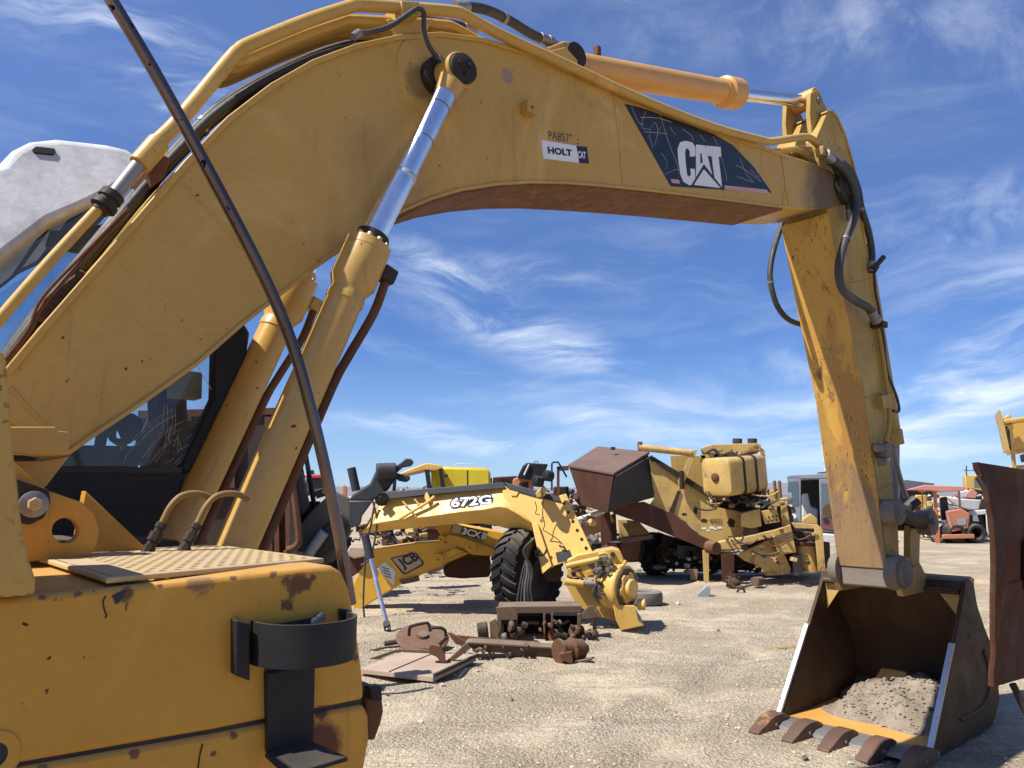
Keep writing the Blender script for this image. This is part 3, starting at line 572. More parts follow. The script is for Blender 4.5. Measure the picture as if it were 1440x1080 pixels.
for cc, sg in ((KL + .034, 1), (KR - .034, -1)): MB().loft([[M(lip[0] + .02, cc, lip[1] - .03), M(lip[0] + .02, cc + sg * .15, lip[1] - .03), M(lip[0] + .02, cc, lip[1] - .24)], [M(lip[0] + .035, cc, lip[1] - .03), M(lip[0] + .035, cc + sg * .15, lip[1] - .03), M(lip[0] + .035, cc, lip[1] - .24)]]).build('corner_gusset', m_bkty, BKT)
fs, fz = s_edge + .10, .044
MB().loft([[M(fs, KL + .034, fz), M(fs, KR - .034, fz)], [M(s_edge + .45, KL + .034, .046), M(s_edge + .45, KR - .034, .046)], [M(s_edge + .85, KL + .034, .062), M(s_edge + .85, KR - .034, .062)]], cap=False, closed=False).build('floor_wear_face', m_floor, BKT)
MB().loft([[M(s_edge - .10, c, .005), M(s_edge + .12, c, .005), M(s_edge + .12, c, .046), M(s_edge - .04, c, .046), M(s_edge - .10, c, .022)] for c in (KL - .01, KR + .01)]).build('cutting_edge', m_steel, BKT, bevel=.004)
MB().box(M(s_edge - .103, (KR + KL) / 2, .014), AX * .004, NX * .55, UP * .009).build('worn_edge', m_bright, BKT)
# side cutter strips on the front edges
sf, zf = prof[0]
for cc, z1 in ((KR + .004, .66), (KL - .002 + .03, .66)):
    u0, u1 = (.03, z1)
    pts = [M(s_edge + (sf - s_edge) * (u / 1.0) + ds, cc, .03 + (zf - .03) * u) for u, ds in ((u0, -.012), (u1, -.012), (u1, .012), (u0, .012))]
    MB().prism(pts, -NX * .038).build('side_cutter', m_bright, BKT, bevel=.003)
tube_part('side_rib', [(1350, 1012), (1372, 1001), (1385, 988), (1391, 965), (1390, 940), (1383, 915)], KR + .004, .012, m_bkt, BKT)
tb = []
for k in range(5):
    cc = KL + .03 + (KR - KL - .06) * k / 4
    A = lambda s, w, z: [M(s_edge + s, cc - w, z[0]), M(s_edge + s, cc + w, z[0]), M(s_edge + s, cc + w * .92, z[1]), M(s_edge + s, cc - w * .92, z[1])]
    tm = MB().loft([A(.08, .046, (.0, .06)), A(.0, .058, (-.005, .092)), A(-.07, .060, (-.008, .098)), A(-.09, .050, (-.004, .09)), A(-.09, .056, (-.008, .098)), A(-.16, .056, (-.008, .088)), A(-.25, .052, (-.006, .052)), A(-.262, .050, (-.006, .044)), A(-.33, .047, (-.004, .02)), A(-.34, .043, (-.002, .012))])
    MB().cyl(M(s_edge - .13, cc - .062, .035), M(s_edge - .13, cc + .062, .035), .013, seg=8).build('tooth_pin', m_steel, BKT)
    tm.build('tooth', m_tooth, BKT, bevel=.006)
# bucket ears around the stick end
ctr = B(1272, 806, CS + .12); ec = [(1250, 790), (1262, 783), (1276, 783), (1287, 800), (1284, 822), (1270, 838), (1258, 830)]
for cc in (CS + .06, CS - SW - .05):
    MB().prism([p + NX * (cc - CS - .06) for p in Bs([(1256, 792), (1266, 783), (1282, 785), (1296, 812), (1318, 826), (1262, 838), (1254, 815)], CS + .06)], NX * .045).build('ear', m_bkty, BKT, bevel=.006)
MB().lathe(B(1270, 806, CS + .10), NX, [(-.09, .125), (-.03, .13), (.0, .125), (.01, .10), (.03, .095), (.034, .05), (.036, 0)], 32).build('pin_boss', m_dustm, BKT)
MB().lathe(B(1270, 806, CS + .10) - NX * (SW + .16), NX, [(-.02, .0), (-.02, .095), (.01, .12), (.06, .125)], 32).build('pin_boss', m_dustm, BKT)

# cab (left of the boom)
CC = C0 - .30
RN = (NX * .90 + UP * .44).normalized(); RK = B(132, 286, CC + .02).dot(RN)
def BR(pts):
    out = []
    for x, y in pts: d = ray(x, y); out.append(CP + d * ((RK - CP.dot(RN)) / d.dot(RN)))
    return out
roof = [(-120, 262), (-40, 240), (0, 228), (18, 209), (42, 197), (80, 193), (150, 201), (180, 208), (200, 222), (196, 244), (165, 268), (132, 286), (75, 311), (30, 346), (0, 369), (-120, 450)]
CAB = MB().prism(BR(roof), -NX * .80).build('cab', m_silver, EX, bevel=.035, seg=4, angle=30)
MB().prism(Bs([(196, 250), (165, 274), (132, 293), (75, 318), (30, 353), (0, 377), (-120, 460), (-120, 450), (0, 369), (30, 346), (75, 311), (132, 286), (165, 268), (196, 244)], CC - .05), -NX * .80).build('ceiling', m_interior, CAB)
MB().prism(Bs([(64, 345), (72, 324), (120, 322), (152, 312), (150, 345), (110, 355)], CC - .1), -NX * .03).build('ceiling_panel', m_lining, CAB, bevel=.006)
MB().prism(BR([(45, 212), (50, 208), (76, 211), (78, 215), (74, 219), (48, 216)]), RN * .008).build('roof_vent', m_blk, CAB)
MB().prism(Bs([(180, 240), (205, 226), (352, 468), (344, 520), (318, 570), (285, 640), (262, 668), (254, 656), (300, 560), (302, 480)], CC), -NX * .07).build('front_pillar', m_blk, CAB, bevel=.01)
MB().prism([p - NX * .86 for p in Bs([(180, 240), (205, 226), (352, 468), (344, 520), (318, 570), (285, 640), (262, 668), (254, 656), (300, 560), (302, 480)], CC)], -NX * .07).build('front_pillar', m_blk, CAB, bevel=.01)
MB().prism(Bs([(-180, 664), (55, 662), (262, 664), (236, 740), (205, 790), (-180, 830)], CC), -NX * .05).build('lower_panel', m_blk, CAB, bevel=.006)
MB().prism(Bs([(-180, 655), (258, 657), (256, 666), (-180, 664)], CC + .006), -NX * .07).build('window_sill', m_interior, CAB, bevel=.004)
MB().prism([p - NX * .9 for p in Bs([(-180, 600), (290, 612), (236, 740), (205, 790), (-180, 830)], CC)], -NX * .04).build('lower_panel', m_interior, CAB)
MB().prism(Bs([(-190, 400), (-120, 380), (-120, 700), (-190, 720)], CC), -NX * .9).build('rear_wall', m_interior, CAB)
MB().prism(Bs([(-118, 440), (0, 372), (132, 290), (190, 250), (301, 480), (299, 560), (253, 656), (-118, 655)], CC - .03), -NX * .006).build('window', m_glass, CAB, smooth=False)
MB().prism([p - NX * .88 for p in Bs([(-118, 440), (0, 372), (132, 290), (190, 250), (301, 480), (299, 560), (270, 612), (-118, 602)], CC)], -NX * .006).build('window', m_glass, CAB, smooth=False)
for x0, x1 in ((150, 157), (232, 240)): MB().prism([p - NX * .87 for p in Bs([(x0 + 40, 300), (x1 + 40, 300), (x1 + 20, 620), (x0 + 20, 620)], CC)], -NX * .03).build('door_frame', m_interior, CAB)
s0, z0 = SZ(B(215, 660, CC - .45))
seat = MB().box(M(s0 + .05, CC - .45, z0 + .20), AX * .06, NX * .12, UP * .36 - AX * .04); seat.box(M(s0 + .2, CC - .45, z0 - .15), AX * .24, NX * .2, UP * .07); seat.build('seat', m_seat, CAB, bevel=.04, seg=3)
MB().prism(Bs([(236, 660), (238, 640), (250, 598), (262, 590), (278, 594), (300, 606), (292, 640), (262, 662)], CC - .2), -NX * .12).build('console', m_olive, CAB, bevel=.015, seg=3)
MB().prism(Bs([(246, 519), (285, 524), (284, 561), (243, 557)], CC - .08), -NX * .09).build('monitor', m_tan, CAB, bevel=.004)
j = MB().tube(spline(Bs([(135, 668), (140, 630), (146, 605), (160, 592)], CC - .25), 4), [.03] * 4 + [.022] * 9, 8); j.tube(spline(Bs([(205, 668), (203, 640), (196, 615), (182, 608)], CC - .22), 4), .02, 8); j.lathe(B(178, 606, CC - .22), UP, [(-.03, .02), (0, .035), (.03, .03), (.05, .015)], 10); j.build('control_lever', m_interior, CAB)
MB().lathe(B(176, 604, CC - .5), Vector((-.2, -.9, .4)), [(-.012, .075), (.012, .075), (.012, .05), (-.012, .05), (-.012, .075)], 20, cap=False).build('steering_ring', m_interior, CAB)
sc = MB(); rs = random.Random(8)
for k in range(16):
    R1 = rs.uniform(55, 125); a0 = rs.uniform(1.9, 2.5); a1 = a0 + rs.uniform(.25, .7)
    pts = [(300 + R1 * math.cos(a0 + (a1 - a0) * q / 6) * 1.1, 690 - R1 * math.sin(a0 + (a1 - a0) * q / 6)) for q in range(7)]
    pts = [(x, y) for x, y in pts if 520 < y < 654 and x < 290]
    if len(pts) > 2: sc.tube(Bs(pts, CC - .028), .0006, 3)
for k in range(10):
    x, y = rs.uniform(225, 275), rs.uniform(600, 650); sc.tube(spline(Bs([(x, y), (x + rs.uniform(-2, 4), y - rs.uniform(6, 14)), (x + rs.uniform(0, 6), y - rs.uniform(16, 40))], CC - .028), 3), .0006, 3)
sc.tube(Bs([(268, 500), (306, 562)], CC - .028), .0016, 3); tag(sc.build('glass_scratch', m_white, CAB), kind='stuff')
# deck, house, right tool box, near parts
MB().box(M(-1.0, C0, 1.02), AX * 1.85, NX * 1.1, UP * .12).build('deck', m_box, EX, bevel=.01)
MB().box(M(-2.3, C0, 1.62), AX * 1.0, NX * 1.3, UP * .5).build('engine_hood', m_box, EX, bevel=.05)
MB().cyl(M(-1.2, C0, .62), M(-1.2, C0, .95), .6, seg=32).build('slew_ring', m_dark, EX)
for cc in (C0 + 1.08, C0 - 1.08):
    lo = [(-3.0, .1), (-3.1, .35), (-3.0, .62), (-2.7, .72), (.2, .72), (.5, .62), (.6, .35), (.5, .1), (.2, 0.0), (-2.7, 0.0)]
    MB().prism([M(s, cc - .28, z) for s, z in lo], NX * .56).build('track', m_rusty, EX, bevel=.02)
bx_top = [(-190, 858), (0, 841), (130, 829), (300, 812), (440, 797), (468, 796), (482, 805), (492, 828), (499, 865), (506, 910), (511, 950), (513, 984)]
TB = MB().prism(Bs(bx_top + [(300, 1027), (0, 1079), (-190, 1112)], CBOX), -NX * .62).build('tool_box', m_box, EX, bevel=.012, seg=3, angle=30)
MB().prism(Bs([(-190, 1108), (0, 1074), (300, 1022), (508, 980), (508, 995), (300, 1032), (0, 1086), (-190, 1120)], CBOX - .012), -NX * .6).build('dark_gap_strip', m_interior, TB)  # dark filler strip stands in for the shaded gap between the panels
MB().prism(Bs([(-190, 1118), (0, 1085), (300, 1033), (512, 991), (519, 1006), (520, 1040), (512, 1085), (500, 1130), (-190, 1260)], CBOX), -NX * .62).build('lower_panel', m_box, TB, bevel=.01, angle=30)
tube_part('panel_seam', [(285, 1046), (281, 1062), (278, 1084)], CBOX + .001, .0015, m_dark, TB)
q = MB().prism(Bs([(514, 972), (536, 966), (540, 1000), (536, 1018), (527, 1042), (516, 1040)], CBOX - .06), -NX * .1); q.build('latch', m_rusty, TB, bevel=.006)
q = MB().prism(Bs([(520, 966), (537, 964), (538, 986), (522, 985)], CBOX - .03), -NX * .03); q.build('latch_plate', m_blk, TB, bevel=.003)
p = B(-10, 1062, CBOX); MB().lathe(p - NX * .002, NX, [(0, .046), (.006, .040), (.006, .022), (-.006, .022)], 28, cap=False).build('filler_ring', m_box, TB); MB().lathe(p, NX, [(.0008, .022), (.0016, .022)], 24).build('dark_hole_disc', m_interior, TB)  # black disc stands in for the shade inside the recess
MB().prism(Bs([(157, 838), (166, 833), (177, 829), (174, 838), (168, 847), (162, 850), (160, 843)], CBOX + .0005), NX * .0012).build('dark_tear_patch', m_interior, TB, smooth=False)  # flat dark patch stands in for the shade inside the tear
MB().tube(spline(Bs([(149, 838), (145, 846), (147, 858), (150, 866), (147, 869)], CBOX + .001), 4), .0014, 5).build('torn_edge', m_interior, TB); MB().tube(spline(Bs([(180, 848), (177, 854), (178, 859)], CBOX + .001), 4), .001, 5).build('torn_edge', m_interior, TB)
# perforated hatch
HZ = 1.543
h0, h1, h2 = G(150, 812, HZ), G(456, 785, HZ), G(45, 780, HZ)
hu, hv = h1 - h0, h2 - h0
nu, nv = 30, 22; hp = MB()
def HP(u, v, dz=0): return h0 + hu * u + hv * v + UP * dz
us = [.03 + .94 * i / nu for i in range(nu + 1)]; vs_ = [.03 + .94 * i / nv for i in range(nv + 1)]
for i in range(nu):
    for j_ in range(nv):
        a = [HP(us[i], vs_[j_]), HP(us[i + 1], vs_[j_]), HP(us[i + 1], vs_[j_ + 1]), HP(us[i], vs_[j_ + 1])]
        if (i + j_) % 2 or i < 4: hp.face(a); continue
        cu, cv_ = (us[i] + us[i + 1]) / 2, (vs_[j_] + vs_[j_ + 1]) / 2; du, dv = (us[1] - us[0]) * .47, (vs_[1] - vs_[0]) * .36
        r = [HP(cu - du, cv_ - dv * .4), HP(cu, cv_ - dv), HP(cu + du, cv_ - dv * .4), HP(cu + du, cv_ + dv * .4), HP(cu, cv_ + dv), HP(cu - du, cv_ + dv * .4)]
        d_ = [p - UP * .005 for p in r]
        hp.face([a[0], a[1], r[2], r[1], r[0]]); hp.face([a[1], a[2], r[3], r[2]]); hp.face([a[2], a[3], r[5], r[4], r[3]]); hp.face([a[3], a[0], r[0], r[5]])
        for q in range(6): hp.face([r[q], r[(q + 1) % 6], d_[(q + 1) % 6], d_[q]])
HT = hp.build('hatch', m_hatch, EX, smooth=False)
rim = MB()
for (u0, v0), (u1, v1) in (((0, 0), (1, .03)), ((0, .97), (1, 1)), ((0, .03), (.03, .97)), ((.97, .03), (1, .97))): rim.loft([[HP(u0, v0), HP(u1, v0), HP(u1, v1), HP(u0, v1)], [HP(u0, v0, -.012), HP(u1, v0, -.012), HP(u1, v1, -.012), HP(u0, v1, -.012)]])
rim.build('rim', m_hatch, HT, bevel=.003)
MB().cyl(HP(.02, .03, -.01), HP(.0, .02, -.03), .004).build('hinge_strut', m_dark, HT)
MB().prism(Bs([(-140, 520), (-10, 492), (3, 494), (8, 506), (13, 560), (20, 650), (31, 740), (42, 790), (50, 815), (50, 832), (44, 837), (0, 841), (-140, 852)], CBOX + .035), -NX * .42).build('guard_post', m_post, EX, bevel=.008, angle=30)
MB().tube(spline(Bs([(143, -22), (215, 97), (300, 252), (360, 366), (395, 442), (420, 512), (443, 598), (462, 680), (478, 760), (493, 850)], CBOX - .12), 4), .0148, 14).build('handrail_pole', m_pole, EX)
# round holder bolted to the tool box
sa, za = SZ(B(352, 872, CBOX)); sb_, zb = SZ(B(487, 862, CBOX)); zt = SZ(B(420, 866, CBOX))[1]
HB = MB().prism(Bs([(332, 872), (352, 877), (352, 958), (332, 950)], CBOX + .035), -NX * .033).build('ring_holder', m_blk, EX, bevel=.003)
MB().prism(Bs([(478, 856), (494, 858), (495, 928), (479, 925)], CBOX + .012), -NX * .010).build('end_bar', m_blk, HB, bevel=.003)
ri, ro, rt = [], [], []
for k in range(25):
    u = math.pi * k / 24; s_ = (sa + sb_) / 2 - math.cos(u) * (sb_ - sa) / 2; n_ = CBOX + .002 + (math.sin(u) ** .8) * .135
    s2 = (sa + sb_) / 2 - math.cos(u) * ((sb_ - sa) / 2 - .008); n2 = CBOX + .002 + (math.sin(u) ** .8) * .127
    ro.append((s_, n_)); ri.append((s2, n2))
hh = .088
MB().loft([[M(a[0], a[1], zt - hh), M(a[0], a[1], zt), M(b_[0], b_[1], zt), M(b_[0], b_[1], zt - hh)] for a, b_ in zip(ro, ri)]).build('ring', m_blk, HB, angle=40)
MB().prism(Bs([(372, 880), (440, 868), (440, 930), (372, 950)], CBOX + .001), NX * .008).build('back_plate', m_blk, HB)
for x, y in ((448, 868), (440, 874)): MB().lathe(B(x, y, CBOX + .002), NX, [(0, .012), (.014, .012), (.016, .007)], 6).build('bolt', m_steel, HB)
MB().prism(Bs([(370, 945), (438, 932), (436, 1040), (372, 1058)], CBOX + .001), NX * .020).build('strap', m_blk, HB, bevel=.003)
fp = B(372, 1058, CBOX + .02); fq = B(436, 1040, CBOX + .02)
MB().loft([[fp, fq, fq + NX * .12 - UP * .012 + AX * .03, fp + NX * .12 - UP * .012], [p - UP * .01 for p in (fp, fq, fq + NX * .12 - UP * .012 + AX * .03, fp + NX * .12 - UP * .012)]]).build('step_plate', m_blk, HB, bevel=.003)
# boom foot details
c1 = -2.30
MB().prism(Bs([(-60, 604), (18, 600), (78, 600), (82, 606), (97, 607), (97, 639), (-60, 636)], c1), -NX * .1).build('stop_block', m_boom, EX, bevel=.003)
MB().prism(Bs([(-60, 650), (60, 648), (98, 641), (60, 690), (-60, 640)], c1 - .06), -NX * .1).build('foot_gusset', m_boom, EX, bevel=.003)
hole = [B(92 + 19 * math.cos(-k * .393), 746 + 18 * math.sin(k * .393 * 1), c1 + .02) for k in range(16)]
holed_plate(Bs([(-60, 600), (14, 645), (45, 672), (68, 690), (115, 706), (132, 722), (140, 745), (136, 765), (126, 782), (-60, 800)], c1 + .02), hole, -NX * .05).build('frame_ear', m_box, EX, bevel=.003)
MB().prism(Bs([(21, 672), (67, 689), (69, 706), (60, 728), (40, 738), (26, 735)], c1 + .024), NX * .02).build('bolt_plate', m_dark, EX, bevel=.003)
f = MB().lathe(B(47, 709, c1 + .044), NX, [(0, .033), (.006, .033), (.008, .03)], 28); f.build('washer', m_steel, EX); MB().lathe(B(48, 709, c1 + .05), NX, [(0, .017), (.016, .017), (.018, .014)], 6).build('bolt_head', m_hatch, EX)
MB().prism(Bs([(120, 690), (205, 770), (210, 800), (100, 800)], c1 - .15), -NX * .05).build('frame_plate', m_box, EX, bevel=.003)
MB().prism(Bs([(-80, 760), (250, 760), (300, 830), (-80, 830)], c1 - .3), -NX * .4).build('frame_front', m_dark, EX)
# soil in the bucket
clod = MB(); sp = MB(); rg_ = random.Random(3); NXg = 70
def soil(u, v):
    d = math.hypot((u - .66) / .62, (v - .66) / .74) + noise.noise((u * 3, v * 3, 9)) * .25; z = max(0, 1 - d ** 1.6) * .27
    return z + (noise.noise((u * 6, v * 6, 1)) * .05 + noise.noise((u * 17, v * 17, 2)) * .022 + noise.noise((u * 40, v * 40, 2)) * .008) * min(1, z * 14)
for i in range(NXg + 1):
    for j_ in range(NXg + 1):
        u, v = i / NXg, j_ / NXg
        sp.v.append(M(s_edge + .30 + .94 * u, KL + .045 + (KR - KL - .09) * v, .038 + soil(u, v)))
sp.f = [[i * (NXg + 1) + j_, (i + 1) * (NXg + 1) + j_, (i + 1) * (NXg + 1) + j_ + 1, i * (NXg + 1) + j_ + 1] for i in range(NXg) for j_ in range(NXg) if max(soil((i + a) / NXg, (j_ + b) / NXg) for a in (0, 1) for b in (0, 1)) > .004]
for k in range(2600):
    u, v = rg_.random(), rg_.random(); h_ = soil(u, v)
    if h_ < .012 and rg_.random() > .05: continue
    r = .0025 + .016 * rg_.random() ** 5
    c = M(s_edge + .30 + .94 * u, KL + .05 + (KR - KL - .1) * v, .040 + h_ + r * .2); clod.rock(c, r, rg_)
tag(sp.build('soil_heap', m_dirt, angle=60), 'heap of dry grey soil and stones lying in the excavator bucket', 'soil', kind='stuff')
tag(clod.build('soil_clods', m_dirt, smooth=False), 'loose stones and clods scattered over the soil in the bucket', 'clods', kind='stuff')
# ------------------------------------------------------------------ the yard behind: machines and scrap, each at its own distance
m_gy = mat('warm_yellow_grader_paint', (.68, .43, .10), (.62, .38, .08), streak=.4, patch=.3, rust=.04, dirt=.12, rough=.45, bump=.06, chips=.1, dust=.3)
m_jy = mat('deep_yellow_backhoe_paint', (.66, .375, .035), (.60, .33, .03), streak=.4, patch=.3, rust=.07, dirt=.10, rough=.45, bump=.06, chips=.15, dust=.2)
m_cy = mat('faded_yellow_plant_paint', (.56, .375, .11), (.48, .31, .09), streak=.7, patch=.5, rust=.34, rscale=3.4, dirt=.3, rough=.6, bump=.15, chips=.3, dust=.3)
m_lemon = mat('lemon_yellow_paint', (.66, .52, .02), (.58, .44, .02), rough=.45, bump=.03, dirt=.15, dust=.15)
m_char = mat('charcoal_paint', (.028, .030, .034), (.04, .042, .047), spec=.35, rough=.5, bump=.06, dust=.22, chips=.05)
m_tyre = mat('old_black_tyre_rubber', (.013, .013, .014), (.022, .021, .021), spec=.2, dirt=.2, dirtcol=(.07, .06, .048), rough=.85, bump=.25, dust=.3)
m_gtyre = mat('grey_dusty_tyre_rubber', (.17, .155, .135), (.12, .11, .10), rough=.9, bump=.3, dust=.3)
m_brown = mat('brown_rusted_sheet', (.105, .044, .026), (.07, .031, .02), spec=.25, streak=.5, rust=.15, rscale=4, rough=.75, bump=.15, stretch=(3, 3, .6), dust=.15)
m_lid = mat('brown_hopper_lid', (.14, .078, .058), (.11, .062, .048), rough=.75, bump=.1, dust=.12)
m_frame = mat('brown_grey_scrap_iron', (.15, .094, .058), (.095, .06, .038), spec=.3, patch=.4, rust=.2, rough=.8, bump=.3, dust=.35)
m_panel = mat('dusty_tan_panel', (.44, .335, .25), (.36, .26, .19), rust=.10, rscale=5, rough=.85, bump=.15, dirt=.2)
m_orange = mat('faded_orange_paint', (.52, .20, .10), (.45, .18, .095), rust=.1, dirt=.2, rough=.65, dust=.2)
m_salmon = mat('sun_faded_red_canopy', (.62, .27, .22), (.55, .24, .20), rough=.7, dust=.15)
m_offw = mat('weathered_white_panel', (.62, .63, .58), (.52, .53, .49), rust=.08, rough=.6, dirt=.2)
m_grey = mat('grey_cab_paint', (.33, .35, .38), (.27, .29, .32), rust=.06, rough=.5, dirt=.2)
m_maroon = mat('faded_maroon_panel', (.26, .07, .07), (.20, .06, .06), dirt=.3, rough=.6)
m_red = mat('red_paint', (.50, .05, .04), rough=.5)
m_pane = mat('dusty_window_pane', (.14, .20, .22), (.10, .15, .17), rough=.15, bump=0)
m_blade = mat('deeply_rusted_blade', (.095, .036, .017), (.045, .02, .012), spec=.2, streak=.6, patch=.5, rust=.3, rscale=4, rustcol=(.13, .045, .020), rough=.8, bump=.35, spots=(), dirt=.35, dirtcol=(.085, .062, .045), stretch=(1, 1, .7))
m_olivep = mat('olive_primer_plate', (.13, .12, .10), (.10, .09, .075), rust=.1, rough=.8, bump=.2)
m_shed = mat('grey_sheet_roof', (.14, .15, .16), (.11, .12, .13), rough=.6)
m_wood = mat('weathered_timber', (.30, .21, .13), (.22, .15, .09), rough=.9, stretch=(1, 8, 8), bump=.3)
DEPTH = 1.047                          # the depths below were read off a level horizon; the pitched lens puts them this much farther
def V(px, py, Y): d = ray(px, py); return CP + d * (Y * DEPTH / d.y)
def gnd(px, Y, z=0.0): p = V(px, HORIZON, Y); return Vector((p.x, p.y, z))
def pv(mb, pts, Y, dep, off=None): return mb.prism([V(p[0], p[1], p[2] if len(p) > 2 else Y) for p in pts], off if off is not None else (.85 * dep * (sum(p[0] for p in pts) / len(pts) - 720) / F_PX, dep, 0))
def PV(name, pts, Y, dep, m, par, bevel=.0, off=None, **k): return pv(MB(), pts, Y, dep, off).build(name, m, par, bevel=bevel, **k)
def TV(name, pts, Y, r, m, par, n=4, seg=8, straight=False):
    P3 = [V(p[0], p[1], p[2] if len(p) > 2 else Y) for p in pts]
    return MB().tube(P3 if straight or len(P3) < 3 else spline(P3, n), r, seg).build(name, m, par)
def tyre(par, c, axis, R, w, m, lugs=0, mlug=None, rim=None):
    A = Vector(axis).normalized(); c = Vector(c); h = w / 2
    t_ = MB().lathe(c, A, [(-h * .8, R * .52), (-h, R * .62), (-h * 1.02, R * .80), (-h * .86, R * .93), (-h * .5, R * .965), (h * .5, R * .965), (h * .86, R * .93), (h * 1.02, R * .80), (h, R * .62), (h * .8, R * .52), (h * .5, R * .50), (-h * .5, R * .50), (-h * .8, R * .52)], 48, cap=False).build('tyre', m, par, angle=50)
    N = (Vector((0, 0, 1)) - A * A.z).normalized(); Bn = A.cross(N); first = None
    for k in range(lugs):
        for sd in (-1, 1):
            u0 = 2 * math.pi * (k + (.5 if sd > 0 else 0)) / lugs; du = 2 * math.pi / lugs; L = []
            for tt, uu, rr in ((.02, 0, .97), (.55, .42, .975), (.98, .80, .90)):
                a0, a1 = u0 + (uu - .22) * du, u0 + (uu + .22) * du
                q = lambda a, r: c + A * (sd * h * tt) + (N * math.cos(a) + Bn * math.sin(a)) * R * r
                L.append([q(a0, rr - .03), q(a1, rr - .03), q(a1, rr + .045), q(a0, rr + .045)])
            MB().loft(L).build('tread_lug', m, t_)
    if rim: MB().lathe(c, A, [(-h * .3, 0), (-h * .3, R * .35), (-h * .75, R * .50), (-h * .78, R * .53), (-h * .6, R * .53), (h * .6, R * .53), (h * .78, R * .53), (h * .75, R * .5), (h * .3, R * .35), (h * .3, 0)], 32).build('rim', rim, par)
    return t_

# --- cut-off grader frame with the front axle end
GY = 10.2
T = GRADER = thing('grader_frame', 'cut-off yellow grader frame with charcoal top strip and white 672G numbers', 'machine frame', gnd(760, GY))
def GYf(x, d=0): return GY + (760 - x) * .0022 + d
def GL(pts, d=-.05): return [(x, y, GYf(x, d + (735 - y) * .0027)) for x, y in pts]
def sect(a, b, c, y0=GY):
    p, q, r = V(*a, GYf(a[0], .14)), V(*b, GYf(b[0], -.03)), V(*c, GYf(c[0], .26))
    return [p, q, r, r + Vector((0, .30, 0)), q + Vector((0, .80, 0)), p + Vector((0, .62, 0))]
st = [((536, 703), (524, 737), (507, 750)), ((560, 700), (562, 731), (545, 746)), ((600, 697), (601, 727), (585, 742)), ((650, 691), (650, 720), (640, 737)), ((690, 687), (680, 717), (676, 736)), ((709, 685), (700, 713), (697, 739)), ((722, 688), (712, 714), (712, 743)), ((740, 694), (730, 724), (732, 749)), ((752, 698), (749, 737), (748, 760))]
MB().loft([sect(*s) for s in st]).build('gooseneck', m_gy, T, bevel=.01, angle=25)
PV('leg_plate', GL([(706, 686), (755, 698.5), (792, 707), (832, 777), (780, 796), (762, 807), (749, 737), (737, 726), (722, 717), (710, 711)], -.05), GY - .03, .7, m_gy, T, bevel=.01)
PV('leg_flange', GL([(786, 697), (796, 694), (834, 777), (822, 781)], -.12), GY - .10, .8, m_gy, T, bevel=.008)
for k in range(6): MB().cyl(V(*GL([(793 + 6.2 * k, 708 + 12.5 * k)], -.135)[0]), V(*GL([(793 + 6.2 * k, 708 + 12.5 * k)], -.1)[0]), .022, seg=6).build('flange_bolt', m_dark, T)
PV('leg_rib', GL([(748, 737), (756, 736), (776, 796), (763, 807)], -.12), GY - .11, .12, m_gy, T, bevel=.006)
PV('top_strip', GL([(535, 692), (600, 687), (708, 678), (711, 686.5), (600, 696), (539, 703)], -0.07), GY - .04, .84, m_char, T, bevel=.008)
PV('top_strip', GL([(709, 678), (752, 689), (792, 700), (792, 707), (754, 699), (716, 688)], -0.07), GY - .04, .84, m_char, T, bevel=.008)
PV('top_gusset', GL([(709, 682), (717, 689), (729, 692), (726, 697), (719, 697)], -0.07), GY - .05, .03, m_gy, T)
PV('clamp_strap', GL([(598, 690), (601, 690), (604, 700), (600, 706), (597, 700)], -0.07), GY - .05, .02, m_gy, T)
PV('slot', GL([(781, 777), (801, 773), (806, 786), (784, 791)], -0.056), GY - .034, .02, m_interior, T)
for a in ([(566, 705), (574, 713)], [(583, 702), (590, 710)], [(579, 720), (585, 726)]): TV('weld_stud', GL(a), GY - .02, .012, m_gy, T)
TV('lifting_bar', GL([(562, 730), (575, 722), (600, 707), (611, 698)], -.08), GY - .06, .022, m_gy, T)
PV('number_plate', GL([(696, 707), (714, 706.5), (715, 710), (697, 711)], -0.06), GY - .035, .004, m_lemon, T)
p = GY - .052
for bold, m_, dz in ((.075, m_black, 0), (.0, m_white, -.006)):
    lettering('672G', V(*GL([(634, 714)], -.062 + dz)[0]), V(*GL([(691, 709)], -.062 + dz)[0]), V(*GL([(634, 700.5)], -.062 + dz)[0]), m_, T, bold=bold + .035, ref=.035)
# hitch casting
H_ = GY + .64
PV('hitch_arm', [(490, 704), (497, 694), (520, 680), (529, 661), (535, 654), (556, 654), (557, 672), (546, 688), (522, 705)], H_, .5, m_char, T, bevel=.03)
PV('hitch_plate', [(490, 704), (525, 704), (509, 726), (507, 737), (494, 743), (490, 735)], H_ - .02, .16, m_char, T, bevel=.02)
PV('hitch_plate', [(490, 704), (525, 704), (509, 726), (507, 737), (494, 743), (490, 735)], H_ + .36, .16, m_char, T, bevel=.02)
a, b = V(529, 664, H_ - .08), V(557, 663, H_ - .02); MB().cyl(a, b, .13, seg=24).build('hitch_boss', m_char, T, bevel=.02)
PV('fork_end', [(556, 656), (564, 650), (570, 644.5), (578, 645), (582, 650), (578, 655), (566, 657), (557, 665)], H_, .2, m_char, T, bevel=.015)
PV('fork_end', [(556, 664), (564, 667), (576, 669), (577, 674), (571, 678), (560, 676), (556, 672)], H_, .2, m_char, T, bevel=.015)
TV('dark_strut', [(494, 658), (501, 690)], H_ + .3, .065, m_char, T, seg=12)
MB().lathe(V(536, 702, H_ - .1), (.3, -1, 0), [(0, .07), (.05, .07), (.05, .10), (.09, .10), (.09, .05), (.16, .05)], 14).build('pivot_nut', m_dark, T)
